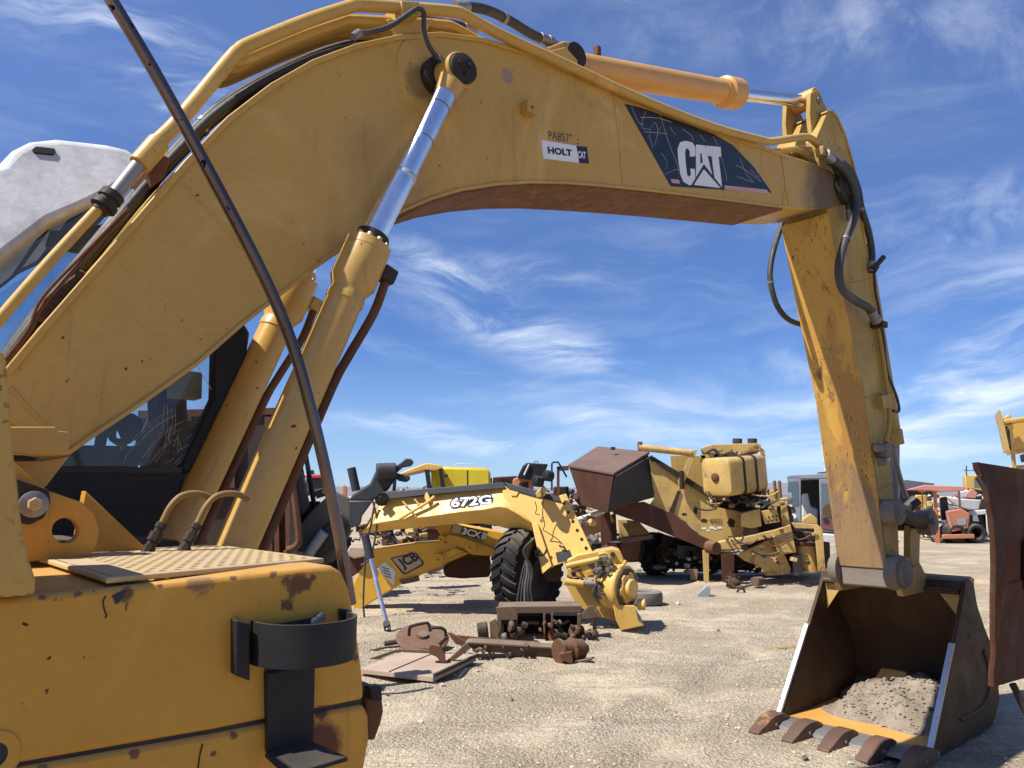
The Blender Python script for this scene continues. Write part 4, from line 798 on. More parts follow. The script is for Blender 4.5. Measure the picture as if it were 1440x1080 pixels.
for pts in ([(527, 706), (522, 735), (516, 765), (513, 800), (511, 850), (515, 888)], [(524, 704), (530, 730), (528, 755), (520, 785), (508, 795)]): TV('hose', pts, H_ - .12, .014, m_hose, T)
# wheel end and axle
hc = V(872, 826, 9.75); ha = Vector((.75, -.66, -.02)).normalized()
hub = MB().lathe(hc - ha * .16, ha, [(0, .22), (.0, .275), (.10, .282), (.105, .295), (.16, .295), (.165, .30), (.235, .295), (.255, .28), (.262, .255), (.262, .16)], 36).build('wheel_hub', m_gy, T, angle=30)
N = (UP - ha * ha.z).normalized(); Bn = ha.cross(N)
MB().lathe(hc + ha * .105, ha, [(0, .25), (.008, .25), (.008, .17)], 30, cap=False).build('hub_face', m_frame, hub)
MB().prism([hc + ha * .10 + (N * math.cos(2 * math.pi * k / 36) + Bn * math.sin(2 * math.pi * k / 36)) * (.18 + .02 * (1 if (k // 3) % 2 else -.6)) for k in range(36)], ha * .045).build('hub_flange', m_gy, hub, bevel=.006)
MB().lathe(hc + ha * .14, ha, [(0, .125), (.045, .122), (.06, .11), (.065, .0)], 28).build('hub_cap', m_gy, hub)
PV('axle_beam', [(797, 788), (812, 780), (862, 771), (872, 774), (879, 790), (870, 795), (838, 789), (800, 797)], 9.75, .42, m_gy, T, bevel=.015)
MB().cyl(V(862, 780, 9.74), V(862, 780, 9.70), .035, seg=12).build('eye_hole', m_dark, T)
TV('tie_rod', [(796, 796), (842, 786)], 9.62, .035, m_gy, T, seg=12)
PV('gusset', [(796, 798), (807, 801), (823, 792), (842, 807), (838, 812), (800, 812)], 9.78, .22, m_gy, T, bevel=.01)
TV('steering_cylinder', [(794, 818), (820, 821)], 9.62, .045, m_gy, T, seg=14); TV('cylinder_rod', [(820, 821), (843, 821)], 9.62, .028, m_steel, T, seg=12)
PV('knuckle', [(836, 785), (858, 780), (864, 800), (852, 822), (846, 846), (836, 840), (838, 812)], 9.72, .25, m_olivep, T, bevel=.02)
TV('hose', [(842, 780), (852, 778), (858, 786), (852, 795), (866, 800), (876, 795), (880, 788)], 9.62, .022, m_gy, T)
for pts in ([(838, 822), (834, 835), (843, 848)], [(850, 805), (842, 815), (836, 830), (846, 842)]): TV('hose', pts, 9.6, .016, m_hose, T)
PV('blade_plate', [(795, 822), (842, 822), (852, 848), (882, 855), (888, 876), (866, 874), (838, 866), (812, 852)], 9.9, .12, m_gy, T, bevel=.008)
PV('foot', [(862, 850), (893, 852), (898, 873), (906, 880), (873, 887), (866, 872)], 9.55, .35, m_gy, T, bevel=.012)
MB().lathe(V(902, 850, 9.7), (1, -.3, 0), [(-.05, .07), (.05, .07)], 16).build('pin', m_gy, T, bevel=.01)
TV('foot_edge', [(893, 822), (897, 822)], 9.7, .03, m_gy, T)
PV('pivot_bore', [(764, 800), (786, 795), (791, 804), (786, 818), (772, 818), (764, 810)], GY - .14, .16, m_dark, T, bevel=.02)
# lamps on a bracket
br = PV('lamp_bracket', [(753, 693), (765, 683), (770, 688), (765, 698), (755, 700)], GY - .2, .2, m_gy, T, bevel=.01)
for x, y, r in ((756, 677, .075), (771, 669, .075)):
    MB().lathe(V(x, y, GY - .3), (-.8, -.5, .1), [(-.07, .03), (-.05, r), (.05, r), (.06, r * .8), (.062, 0)], 20).build('work_lamp', m_blk, T)
TV('lamp_post', [(762, 685), (765, 668)], GY - .2, .02, m_blk, T); TV('cable', [(762, 690), (764, 705), (763, 722), (766, 738), (764, 745), (772, 750), (786, 760), (798, 774)], GY - .2, .006, m_hose, T)
TV('cable', [(752, 705), (755, 715), (753, 722), (759, 724)], GY - .08, .006, m_hose, T)
for k, m_ in enumerate((m_hose, m_hose, m_olivep, m_hose, m_hose)): TV('hose', [(748 + k, 757), (744 - k * 2, 775), (736 + k * 3, 800), (730 + k * 4, 830), (725 + k * 7, 862)], GY - .25 - .03 * k, .016, m_, T)
# --- big tyre under the frame
TY = 10.6; tc_ = V(742, 822, TY)
T = thing('wheel', 'large black chevron-tread tyre standing under the yellow grader frame', 'tyre', gnd(742, TY)); R0 = .63
tc_.z = R0 + .02; tyre(T, tc_, (.80, -.60, 0), R0, .44, m_tyre, 25, None, m_dark)
# --- chrome ram stuck in the ground
T = thing('hydraulic_ram', 'slim chrome hydraulic rod with grey barrel leaning below the black hitch', 'hydraulic ram', G(546, 888))
MB().cyl(V(513, 752, 9.9), V(521, 786, 9.85), .055, seg=16).build('barrel', m_char, T, bevel=.008); MB().cyl(V(520, 780, 9.85), G(546, 888) + UP * .02, .028, seg=14).build('rod', m_chrome, T); MB().cyl(G(545, 886) + UP * .0, V(543.5, 876, 9.6), .045, seg=12).build('rod_end', m_dark, T)
# --- backhoe boom lying on the ground
JY = 11.5
T = thing('backhoe_boom', 'yellow backhoe boom lying tip-down on the gravel, lettered JCB and 3CX', 'digger boom', G(500, 862))
PV('lower_boom', [(493, 826), (508, 797), (524, 772), (560, 767), (590, 763), (622, 761), (640, 765), (659, 779), (630, 791), (600, 805), (573, 817), (530, 842), (498, 863)], JY, .36, m_jy, T, bevel=.02)
PV('upper_boom', [(612, 740), (640, 736), (690, 745), (730, 752), (757, 760), (760, 800), (705, 783), (664, 780), (626, 764)], JY + .05, .36, m_jy, T, bevel=.02)
PV('side_plate', [(620, 757), (630, 752), (640, 753), (668, 761), (702, 775), (700, 781), (668, 779), (632, 765)], JY - .02, .07, m_jy, T, bevel=.008)
for x, y, r in ((621, 758, .035), (662, 768, .055), (617, 785, .045)):
    MB().lathe(V(x, y, JY - .16), (.1, -1, 0), [(-.2, r * 1.4), (0, r * 1.4), (0, r * .8), (-.02, r * .75), (-.02, 0)], 16).build('pivot_pin', m_jy, T)
PV('lug', [(615, 782), (622, 779), (640, 771), (652, 775), (630, 785), (619, 790)], JY - .1, .1, m_jy, T, bevel=.01)
PV('cross_pin', [(561, 816), (588, 811), (590, 817), (566, 822)], JY - .05, .3, m_frame, T)
D = JY - .004
PV('decal', [(549, 785), (582, 777), (586, 778), (596, 791), (595, 795), (570, 808), (565, 806)], D - .004, .004, m_black, T, smooth=False)
PV('decal', [(551.5, 786), (582, 778.7), (585, 779.6), (593.5, 791), (592.5, 793.5), (571, 805.5), (567, 804)], D - .006, .002, m_panel, T, smooth=False)
def LV(s, O, X, Y, yy, m_, par, **k): return lettering(s, V(*O, yy), V(*X, yy), V(*Y, yy), m_, par, **k)
LV('JCB', (569, 803), (593, 790), (557, 787.5), D - .009, m_black, T, bold=.045)
PV('decal', [(633, 748), (637, 736), (687, 748), (681, 760.5)], D - .004, .004, m_black, T, smooth=False)
PV('decal', [(634.5, 748), (638, 737), (650, 740), (647, 751)], D - .006, .002, m_tan, T, smooth=False)
PV('decal', [(679, 748), (686, 749.5), (682, 759.5), (676, 758)], D - .006, .002, m_offw, T, smooth=False)
LV('3CX', (649, 751), (675, 757.5), (652, 741.5), D - .008, m_white, T, bold=.04)
PV('decal', [(530, 800), (541, 790), (556, 803), (554, 824)], D - .003, .003, m_offw, T, smooth=False)
for k in range(4): PV('decal_print', [(537 + k * 1.5, 797 + 4 * k), (548 + k * .8, 800 + 4 * k), (548 + k * .8, 801.3 + 4 * k), (537 + k * 1.5, 798.3 + 4 * k)], D - .005, .001, m_black, T, smooth=False)
# --- rusty shell under the boom, rust ring, bits beyond
T = thing('rusty_shell', 'brown rusted curved steel shell lying under the backhoe boom', 'scrap plate', gnd(660, 11.9))
PV('shell', [(622, 800), (635, 788), (660, 780), (688, 781), (692, 800), (688, 812), (650, 814), (626, 812)], 11.9, .5, m_brown, T, bevel=.04)
PV('lip', [(622, 799), (634, 786), (660, 778), (690, 780), (690, 784), (660, 783), (636, 791)], 11.86, .06, m_rusty, T, bevel=.008)
T = thing('rusty_ring', 'rusted round wheel ring half hidden behind the backhoe boom', 'wheel rim', gnd(606, 14))
MB().lathe(V(606, 772, 14), (.25, -1, .1), [(-.1, .42), (-.1, .36), (.1, .36), (.1, .42), (.06, .43), (.0, .40), (-.06, .43), (-.1, .42)], 36, cap=False).build('ring', m_rusty, T)
MB().lathe(V(606, 772, 14), (.25, -1, .1), [(-.02, .36), (-.02, .12), (.02, .12), (.02, .36)], 36, cap=False).build('disc', m_rusty, T)
# --- bogie frame in front of the tyre
BY = 9.1
T = BOGIE = thing('bogie_frame', 'low grey-brown steel bracket frame standing on the gravel before the big tyre', 'scrap frame', gnd(768, BY))
PV('top_beam', [(700, 853), (818, 852), (818, 862), (726, 863), (702, 859)], BY, .42, m_frame, T, bevel=.008)
PV('end_plate', [(697, 854), (722, 853), (728, 862), (728, 872), (702, 872)], BY - .08, .03, m_frame, T, bevel=.005)
PV('end_plate', [(818, 863), (828, 852), (836, 853), (840, 869), (818, 871)], BY - .08, .03, m_frame, T, bevel=.005)
for x0, x1, m_ in ((699, 705, m_frame), (723, 728, m_frame), (764, 767, m_frame), (775, 778, m_frame), (812, 817, m_frame), (834, 839, m_frame)): PV('upright', [(x0, 863), (x1, 863), (x1, 898), (x0, 898)], BY - .04, .40, m_, T, bevel=.004)
PV('web', [(765, 864), (778, 864), (778, 901), (765, 901)], BY + .1, .02, m_dark, T); PV('back_plate', [(705, 866), (812, 866), (812, 893), (705, 893)], BY + .38, .02, m_dark, T)
for x, y in ((722, 888), (806, 888), (776, 893)): MB().cyl(V(x, y, BY - .05), V(x + 10, y - 1, BY + .05), .07, seg=16).build('roller_pin', m_rusty, T)
for pts in ([(730, 880), (740, 876), (758, 876)], [(780, 879), (792, 877), (800, 872)], [(782, 876), (796, 892), (806, 880)], [(705, 880), (712, 873), (718, 890)]): TV('link_rod', pts, BY + .1, .02, m_frame, T)
PV('side_plate', [(688, 875), (697, 870), (704, 886), (700, 896), (690, 897)], BY - .05, .05, m_frame, T, bevel=.006)
MB().cyl(V(672, 888, BY), V(686, 886, BY), .10, seg=18).build('end_roller', m_dark, T, bevel=.01)
# --- beam with a roller
T = BEAM = thing('scrap_beam', 'long rusty channel beam with forked end and flanged roller lying on gravel', 'scrap beam', G(720, 925))
PV('channel', [(655, 905), (700, 908), (785, 913), (785, 922), (745, 925), (742, 934), (736, 934), (734, 922), (700, 918), (668, 916)], 8.1, .03, m_frame, T, bevel=.004)
PV('channel_top', [(655, 905), (700, 908), (785, 913), (783, 911), (700, 905.5), (660, 903)], 8.07, .24, m_frame, T)
PV('channel', [(630, 892), (700, 899), (760, 903), (760, 908), (700, 905), (640, 900)], 8.8, .03, m_rusty, T, bevel=.004)
PV('fork_arm', [(629, 890), (635, 890), (658, 905), (654, 911), (640, 905)], 8.3, .05, m_rusty, T, bevel=.004)
PV('fork_arm', [(655, 905), (662, 912), (640, 928), (629, 937), (628, 930)], 7.6, .05, m_frame, T, bevel=.004)
PV('bent_plate', [(602, 912), (606, 906), (618, 909), (626, 920), (627, 937), (622, 934), (614, 924), (604, 920)], 7.5, .10, m_rusty, T, bevel=.004)
PV('stiffener', [(628, 892), (620, 903), (612, 908), (620, 909), (632, 897)], 8.3, .04, m_rusty, T)
rc = V(804, 914, 7.95); ra = Vector((.88, .48, .0)).normalized()
MB().lathe(rc - ra * .17, ra, [(0, .08), (0, .125), (.03, .13), (.05, .105), (.14, .10), (.16, .125), (.18, .125), (.20, .108), (.30, .10), (.32, .07), (.36, .045), (.36, 0)], 26).build('roller', m_rusty, T, angle=30)
PV('roller_bracket', [(786, 920), (804, 916), (806, 931), (802, 934), (790, 928)], 7.75, .04, m_rusty, T, bevel=.004); PV('base_bar', [(803, 932), (832, 926), (834, 928), (806, 936)], 7.8, .06, m_frame, T)
for x in (690, 715): PV('bracket', [(x - 4, 917), (x + 4, 918), (x + 2, 928), (x - 2, 928)], 8.07, .04, m_frame, T)
# --- tan panel lying flat
T = thing('flat_panel', 'dusty tan sheet-metal panel lying flat on the gravel beside the scrap beam', 'panel', G(590, 935))
c0, c1, c2, c3 = [G(x, y, .07) for x, y in ((505, 940), (609, 952), (670, 923), (572, 914))]
e_ = c0 - c1; c0 = c1 + e_
pn = MB().loft([[c0, c1, c2, c3], [p - UP * .045 for p in (c0, c1, c2, c3)]]).build('sheet', m_panel, T, bevel=.004)
m01, m32 = c0.lerp(c1, .42), c3.lerp(c2, .42); MB().tube([m01 + UP * .003, m32 + UP * .003], .006, 6).build('seam', m_dark, T)
PV('edge_angle', [(506, 931), (556, 914), (572, 913), (572, 917), (556, 918), (506, 937)], 8.05, .03, m_frame, T); MB().loft([[c1.lerp(c2, .0), c1.lerp(c2, 1), c1.lerp(c2, 1) + UP * .03, c1 + UP * .03], [p + (c2 - c3) * .03 for p in (c1, c2, c2 + UP * .03, c1 + UP * .03)]]).build('edge_angle', m_dark, T)
MB().loft([[c3.lerp(c0, .1) + UP * .004, c3.lerp(c2, .5) + UP * .004, c3.lerp(c2, .5) + UP * .03, c3.lerp(c0, .1) + UP * .03], [p + (c1 - c3) * .03 for p in (c3.lerp(c0, .1) + UP * .004, c3.lerp(c2, .5) + UP * .004, c3.lerp(c2, .5) + UP * .03, c3.lerp(c0, .1) + UP * .03)]]).build('edge_angle', m_frame, T)
# --- round pan with handles
T = thing('round_guard', 'round rusty guard plate with two bent tube handles propped on the scrap', 'guard', G(592, 905))
pc = G(594, 897, .12); MB().lathe(pc, (.1, -.35, .9), [(-.02, .0), (-.02, .29), (.0, .30), (.015, .28), (.02, .10), (.02, .0)], 30).build('pan', m_rusty, T); MB().lathe(pc, (.1, -.35, .9), [(.02, .07), (.05, .06), (.05, 0)], 18).build('boss', m_frame, T)
for pts in ([(575, 894), (576, 884), (580, 880), (598, 876), (603, 878), (605, 888)], [(604, 886), (608, 883), (620, 883), (626, 887), (627, 895)]): TV('handle', pts, 8.25, .017, m_blk, T, n=3)
PV('base_plate', [(562, 905), (600, 908), (625, 898), (628, 905), (604, 914), (560, 910)], 8.5, .12, m_frame, T)
TV('rod', [(541, 905), (560, 902)], 8.6, .03, m_dark, T); TV('rod', [(510, 918), (540, 911), (562, 909)], 8.4, .012, m_dark, T)
# --- small tyre lying flat
T = thing('wheel', 'grey dusty car tyre lying flat on the gravel right of the wheel hub', 'tyre', G(905, 850)); p = G(906, 850) + UP * .11
tyre(T, p, (0, 0, 1), .30, .20, m_gtyre, 0)
# --- crusher / conveyor plant
KY = 15.0
T = PLANT = thing('crusher_plant', 'faded yellow mobile crushing plant with brown feed hopper, strapped tank and number 420022', 'crusher', gnd(1010, KY))
PV('conveyor_side', [(915, 647), (953, 671), (996, 698), (1001, 712), (1043, 720), (1046, 745), (1042, 760), (1005, 763), (984, 753), (968, 737), (947, 723), (905, 722), (920, 700), (912, 642)], KY, .10, m_cy, T, bevel=.01)
PV('conveyor_side', [(915, 647), (953, 671), (996, 698), (1001, 712), (1043, 720), (1046, 745), (1042, 760), (1005, 763), (984, 753), (968, 737), (947, 723), (905, 722), (920, 700), (912, 642)], KY + 1.5, .10, m_cy, T, bevel=.01)
PV('conveyor_bed', [(905, 716), (947, 725), (968, 738), (984, 754), (1003, 764), (1000, 776), (960, 758), (915, 736)], KY - .03, 1.55, m_dark, T, bevel=.01)
PV('chute', [(856, 712), (905, 706), (950, 724), (985, 753), (1003, 764), (1002, 776), (985, 770), (900, 735), (862, 722)], KY - .06, 1.2, m_brown, T, bevel=.01)
PV('rim_beam', [(914, 645), (919, 642), (955, 664), (999, 692), (997, 700), (955, 673)], KY - .08, .25, m_dark, T, bevel=.006)
PV('post', [(953, 690), (957, 690), (948, 722), (940, 722)], KY - .03, .05, m_dark, T)
for a in ([(958, 662), (959, 688)],): TV('pin', a, KY - .15, .045, m_dark, T)
A_, B_, C_, D_ = V(800, 657, 14.8), V(841, 631, 16.3), V(912, 639, 15.3), V(863, 668, 13.9)
a2, d2, c2_ = V(818, 711, 14.8), V(855, 722, 14.1), V(924, 697, 15.2); b2 = a2 + (c2_ - d2)
hop = MB(); hop.loft([[A_, D_, C_, B_], [a2, d2, c2_, b2]]).build('hopper', m_brown, T, bevel=.015)
lidv = Vector((0, 0, .05)); ctr = (A_ + B_ + C_ + D_) / 4
MB().loft([[p + (p - ctr) * .03 for p in (A_, D_, C_, B_)], [p + (p - ctr) * .03 + lidv for p in (A_, D_, C_, B_)]]).build('hopper_lid', m_lid, T, bevel=.01)
MB().loft([[D_ + (C_ - D_) * .0 + Vector((.02, -.03, -.02)), C_ + Vector((.05, -.03, -.02)), c2_ + Vector((.06, -.03, 0)), V(905, 703, 14.85), V(884, 709, 14.5), d2 + Vector((.02, -.03, .1))], [p + Vector((.03, .02, 0)) for p in (D_ + Vector((.02, -.03, -.02)), C_ + Vector((.05, -.03, -.02)), c2_ + Vector((.06, -.03, 0)), V(905, 703, 14.85), V(884, 709, 14.5), d2 + Vector((.02, -.03, .1)))]]).build('dark_right_face', m_char, T)  # charcoal sheet over the hopper's right face, darker than its front
MB().lathe(V(862, 636, 15.3) + UP * .05, UP, [(0, .05), (.06, .05)], 10).build('lid_eye', m_dark, T)
# tank with straps
def rrect(c, ux, uz, hx, hz, r, n=5):
    out = []
    for q, (sx, sz) in enumerate(((1, 1), (-1, 1), (-1, -1), (1, -1))):
        for k in range(n):
            u = math.pi / 2 * (q + k / (n - 1)); out.append(c + ux * (sx * (hx - r) + math.cos(u) * r) + uz * (sz * (hz - r) + math.sin(u) * r))
    return out
t0, t1 = V(1008, 671, 14.4), V(1058, 665, 15.2); td = (t1 - t0).normalized(); tx = td.cross(UP).normalized(); tz = tx.cross(td).normalized()
Ls = [rrect(t0 + td * dd, tx, tz, .34 * k, .37 * k, .12 * k) for dd, k in ((-.05, .72), (-.02, .93), (.03, 1))] + [rrect(t1 + td * dd, tx, tz, .34 * k, .37 * k, .12 * k) for dd, k in ((-.03, 1), (.02, .93), (.05, .72))]
TK = MB().loft(Ls).build('fuel_tank', m_cy, T, angle=40)
for u in (.34, .68):
    c = t0.lerp(t1, u); MB().loft([rrect(c + td * a, tx, tz, .34 + b, .37 + b, .12) for a, b in ((-.03, .0), (-.03, .018), (.03, .018), (.03, .0))], cap=False).build('strap', m_dark, TK)
MB().lathe(t0 - td * .05, -td, [(0, .09), (.03, .08), (.05, .05)], 14).build('filler_cap', m_rusty, TK)
PV('engine_hood', [(985, 630), (1002, 625), (1066, 623), (1070, 626), (1070, 634), (1037, 640), (990, 637)], KY + .2, 1.1, m_cy, T, bevel=.012)
PV('engine_block', [(992, 640), (1068, 640), (1074, 690), (1060, 712), (1002, 705)], KY + .55, .7, m_dark, T, bevel=.03)
PV('hood_post', [(1069, 628), (1076, 634), (1078, 704), (1072, 704)], KY + .15, .12, m_cy, T, bevel=.006); PV('hood_post', [(984, 640), (992, 640), (996, 697), (991, 694)], KY - .02, .12, m_cy, T, bevel=.006); PV('hood_bar', [(984, 640), (1004, 638), (1004, 643), (988, 645)], KY - .02, .1, m_cy, T)
for x in (1037, 1058): MB().cyl(V(x, 624, KY + .6), V(x, 617, KY + .6), .10, seg=14).build('exhaust_stub', m_char, T)
PV('side_panel', [(942, 640), (985, 641), (990, 694), (958, 676), (945, 664)], KY + .5, .06, m_cy, T, bevel=.008)
TV('support_tube', [(898, 629), (972, 637)], KY - .1, .07, m_cy, T, seg=14); MB().lathe(V(900, 627, KY - .1), UP, [(-.1, .05), (.08, .05)], 12).build('tube_pin', m_rusty, T)
PV('brace', [(973, 634), (981, 632), (968, 668), (956, 690), (953, 676)], KY - .14, .08, m_cy, T, bevel=.006)
for pts in ([(994, 636), (1004, 632), (1012, 640), (1020, 645)], [(1020, 638), (1028, 636), (1034, 640)]): TV('hose', pts, KY - .05, .03, m_hose, T)
PV('pump', [(1048, 704), (1078, 697), (1080, 712), (1055, 718)], KY - .2, .5, m_dark, T, bevel=.02); TV('oil_pipe', [(1050, 711), (1080, 703)], KY - .3, .02, m_offw, T)
PV('control_box', [(1042, 722), (1069, 715), (1071, 740), (1056, 743), (1042, 740)], 14.5, .6, m_cy, T, bevel=.012); PV('bolted_panel', [(1070, 719), (1092, 715), (1097, 734), (1076, 737)], 14.45, .5, m_cy, T, bevel=.01)
for i in range(3):
    for j in range(2): MB().cyl(V(1081 + 5.5 * i, 727 - .8 * i + 6 * j, 14.45), V(1081 + 5.5 * i, 727 - .8 * i + 6 * j, 14.43), .02, seg=8).build('panel_bolt', m_dark, T)
PV('mast', [(1082, 690), (1096, 687), (1099, 712), (1085, 714)], 14.7, .3, m_cy, T, bevel=.01)
for x in (1089, 1096): TV('mast_rod', [(x, 676), (x + 2, 700)], 14.7, .03, m_rusty, T)
PV('mast', [(1098, 707), (1106, 706), (1112, 742), (1100, 742)], 14.6, .3, m_cy, T, bevel=.01)
PV('chassis_beam', [(1036, 758), (1090, 745), (1112, 738), (1114, 748), (1091, 754), (1042, 767)], 14.35, .35, m_cy, T, bevel=.01)
PV('gusset', [(1084, 753), (1113, 742), (1120, 777), (1095, 780)], 14.4, .25, m_cy, T, bevel=.01)
PV('jaw_frame', [(1010, 762), (1040, 756), (1043, 772), (1012, 774)], 14.4, .3, m_cy, T, bevel=.02); MB().cyl(V(996, 769, 14.4), V(1008, 771, 14.2), .12, seg=18).build('cross_shaft', m_rusty, T, bevel=.01)
PV('jaw_plate', [(1036, 780), (1060, 770), (1085, 757), (1100, 772), (1113, 800), (1108, 808), (1076, 810), (1070, 798), (1046, 788)], 14.6, .4, m_cy, T, bevel=.012)
PV('jaw_top', [(1022, 778), (1038, 772), (1046, 774), (1038, 780)], 14.4, .2, m_offw, T, bevel=.01)
PV('portal_beam', [(1113, 735), (1150, 738), (1157, 744), (1118, 743)], 14.3, .2, m_cy, T, bevel=.01); PV('portal_post', [(1145, 742), (1157, 744), (1161, 803), (1151, 804)], 14.3, .2, m_cy, T, bevel=.01); PV('portal_post', [(1159, 762), (1167, 763), (1168, 806), (1160, 807)], 14.5, .2, m_dark, T, bevel=.01)
PV('winch_block', [(1128, 730), (1140, 722), (1150, 730), (1150, 738), (1128, 737)], 14.6, .3, m_cy, T, bevel=.02)
PV('drum_shield', [(1112, 745), (1130, 748), (1146, 762), (1120, 766)], 14.9, .3, m_brown, T, bevel=.01)
p = V(1136, 804, 14.75); MB().lathe(p, UP, [(0, .22), (.50, .22), (.52, .2)], 22).build('drum', m_cy, T); MB().lathe(p + UP * .53, UP, [(0, .32), (.04, .32)], 22).build('drum_disc', m_brown, T)
PV('rubber_pad', [(1114, 780), (1128, 781), (1128, 808), (1116, 810)], 14.5, .2, m_olivep, T, bevel=.01); PV('engine_block', [(1100, 745), (1146, 750), (1146, 800), (1112, 806)], 15.1, .7, m_dark, T, bevel=.02)
PV('dark_backing', [(1000, 704), (1040, 700), (1078, 700), (1112, 712), (1118, 745), (1150, 752), (1150, 802), (1060, 800), (1004, 790), (1000, 740)], 15.6, .9, m_dark, T, bevel=.04); PV('leg', [(988, 774), (997, 774), (997, 817), (990, 818)], 14.9, .14, m_cy, T, bevel=.006); PV('leg', [(1014, 776), (1033, 774), (1032, 820), (1016, 820)], 14.9, .3, m_brown, T, bevel=.006)  # dark mass added behind the gaps, standing in for the plant's shaded inside
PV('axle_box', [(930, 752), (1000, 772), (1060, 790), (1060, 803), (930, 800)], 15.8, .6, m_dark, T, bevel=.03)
tyre(T, V(922, 779, 16.3) + Vector((0, 0, 0)), (.75, -.66, 0), .46, .34, m_tyre, 22, None, m_cy)
PV('tool_locker', [(952, 766), (990, 770), (990, 786), (953, 786)], 15.4, .3, m_char, T, bevel=.01)
PV('timber_block', [(970, 800), (981, 801), (980, 816), (971, 816)], 15.1, .25, m_wood, T)
lettering('420022', V(998, 736, KY - .012), V(1015.5, 737, KY - .012), V(998.5, 729, KY - .012), m_black, T, bold=.005)
sm = MB()
for x, y, r in ((990, 743, 3), (996, 746, 2.4), (1001, 742, 3.2), (1006, 744, 2.2), (1012, 742, 3)): sm.face([V(x + r * math.cos(k) * 1.3, y + r * .6 * math.sin(k) * (.7 + .3 * (int(k * 3) % 2)), KY - .006) for k in [i * .628 for i in range(10)]])
tag(sm.build('paint_splash', m_white, T, smooth=False), kind='stuff')
for x, y, w_, h_ in ((962, 723, 4, 2), (978, 717, 3, 6), (990, 732, 5, 3), (1028, 735, 6, 7)): PV('cut_hole', [(x - w_, y), (x - w_ * .3, y - h_), (x + w_, y - h_ * .4), (x + w_ * .7, y + h_), (x - w_ * .5, y + h_ * .8)], KY - .005, .004, m_dark, T, smooth=False)
# --- rust scrap frame under the hopper
T = thing('rusty_structure', 'rusted upright steel frame with torn yellow sheet standing under the brown hopper', 'scrap frame', gnd(855, 15.6))
PV('column', [(843, 722), (858, 720), (861, 760), (846, 772)], 15.4, .25, m_brown, T, bevel=.008); PV('column', [(858, 724), (866, 722), (868, 760), (860, 762)], 15.7, .2, m_rusty, T, bevel=.008)
TV('bar', [(812, 731), (849, 719)], 15.0, .05, m_offw, T); PV('plate', [(818, 734), (845, 724), (846, 745), (822, 758)], 15.8, .1, m_rusty, T)
PV('torn_sheet', [(868, 730), (898, 733), (914, 750), (906, 756), (872, 758)], 16.2, .15, m_cy, T, bevel=.01); PV('table_top', [(866, 760), (874, 757), (918, 752), (918, 757), (880, 765)], 15.2, .5, m_frame, T, bevel=.006)
PV('base', [(822, 765), (908, 762), (905, 790), (840, 794)], 15.9, .9, m_dark, T, bevel=.05); PV('bin', [(872, 764), (902, 760), (898, 788), (876, 792)], 15.4, .5, m_rusty, T, bevel=.03)
for k in range(5): TV('wire', [(840 + 3 * k, 778), (848 + 3 * k, 770 - k), (858 + 2 * k, 766), (866 + k, 769 + k)], 15.0, .018, m_red if k % 2 else m_hose, T)
def scrap(name, label, x0, x1, y0, y1, Y, n, mats, seed, smin=2.0, smax=7.0):
    """loose heap, one part per picked-out lump of iron"""
    T = thing(name, label, 'scrap heap', gnd((x0 + x1) / 2, Y), 'heaps of mixed scrap in the yard'); r = random.Random(seed)
    for k in range(n):
        c = V(r.uniform(x0, x1), r.uniform(y0, y1), Y + r.uniform(-.5, .8)); u = r.uniform(smin, smax) * Y / F_PX
        a = r.uniform(0, 3.1); ax_ = Vector((math.cos(a), math.sin(a), r.uniform(-.5, .5))).normalized(); bx_ = ax_.cross(UP).normalized(); cx_ = ax_.cross(bx_); kd = r.random(); m_ = r.choice(mats)
        if kd < .45: MB().box(c, ax_ * u * r.uniform(.6, 1.5), bx_ * u * r.uniform(.3, .8), cx_ * u * r.uniform(.15, .7)).build('block', m_, T, bevel=u * .08)
        elif kd < .75: MB().cyl(c - ax_ * u, c + ax_ * u, u * r.uniform(.2, .6), seg=12).build('cylinder', m_, T, bevel=u * .05)
        else: MB().tube(spline([c - ax_ * u * 1.6, c - ax_ * u * .4 + cx_ * u * .5, c + ax_ * u * .6, c + ax_ * u * 1.7 + bx_ * u * .5], 4), u * .13, 6).build('pipe', m_, T)
    return T
scrap('scrap_heap', 'heap of rusty engine scrap seen under the long yellow grader neck', 525, 600, 742, 768, 13.2, 46, (m_rusty, m_frame, m_dark, m_brown, m_cy), 5)
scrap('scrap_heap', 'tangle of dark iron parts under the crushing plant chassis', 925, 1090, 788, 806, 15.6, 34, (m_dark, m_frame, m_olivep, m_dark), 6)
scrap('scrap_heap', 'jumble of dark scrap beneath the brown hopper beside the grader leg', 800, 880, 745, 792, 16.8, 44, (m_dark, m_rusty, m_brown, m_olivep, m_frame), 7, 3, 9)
scrap('scrap_heap', 'dark machine scrap behind the black hitch and the steel pole', 436, 500, 712, 800, 13.6, 46, (m_dark, m_char, m_rusty, m_olivep), 9, 3, 10)
scrap('scrap_heap', 'far row of mixed scrap beyond the rust coloured machines', 770, 830, 690, 712, 21, 30, (m_dark, m_rusty, m_cy, m_offw), 12, 2, 6)
scrap('scrap_heap', 'mixed white and grey scrap behind the orange roller', 1280, 1335, 705, 755, 30, 46, (m_offw, m_dark, m_cy, m_grey, m_rusty), 10, 3, 9)
scrap('scrap_heap', 'broken pale machine parts right of the orange roller', 1340, 1400, 735, 760, 29, 34, (m_offw, m_dark, m_rusty, m_grey), 11, 2, 6)
scrap('scrap_heap', 'row of dark parts standing behind the grey crane cab', 1060, 1110, 690, 715, 33, 24, (m_offw, m_dark, m_cy, m_grey), 13, 2, 6)
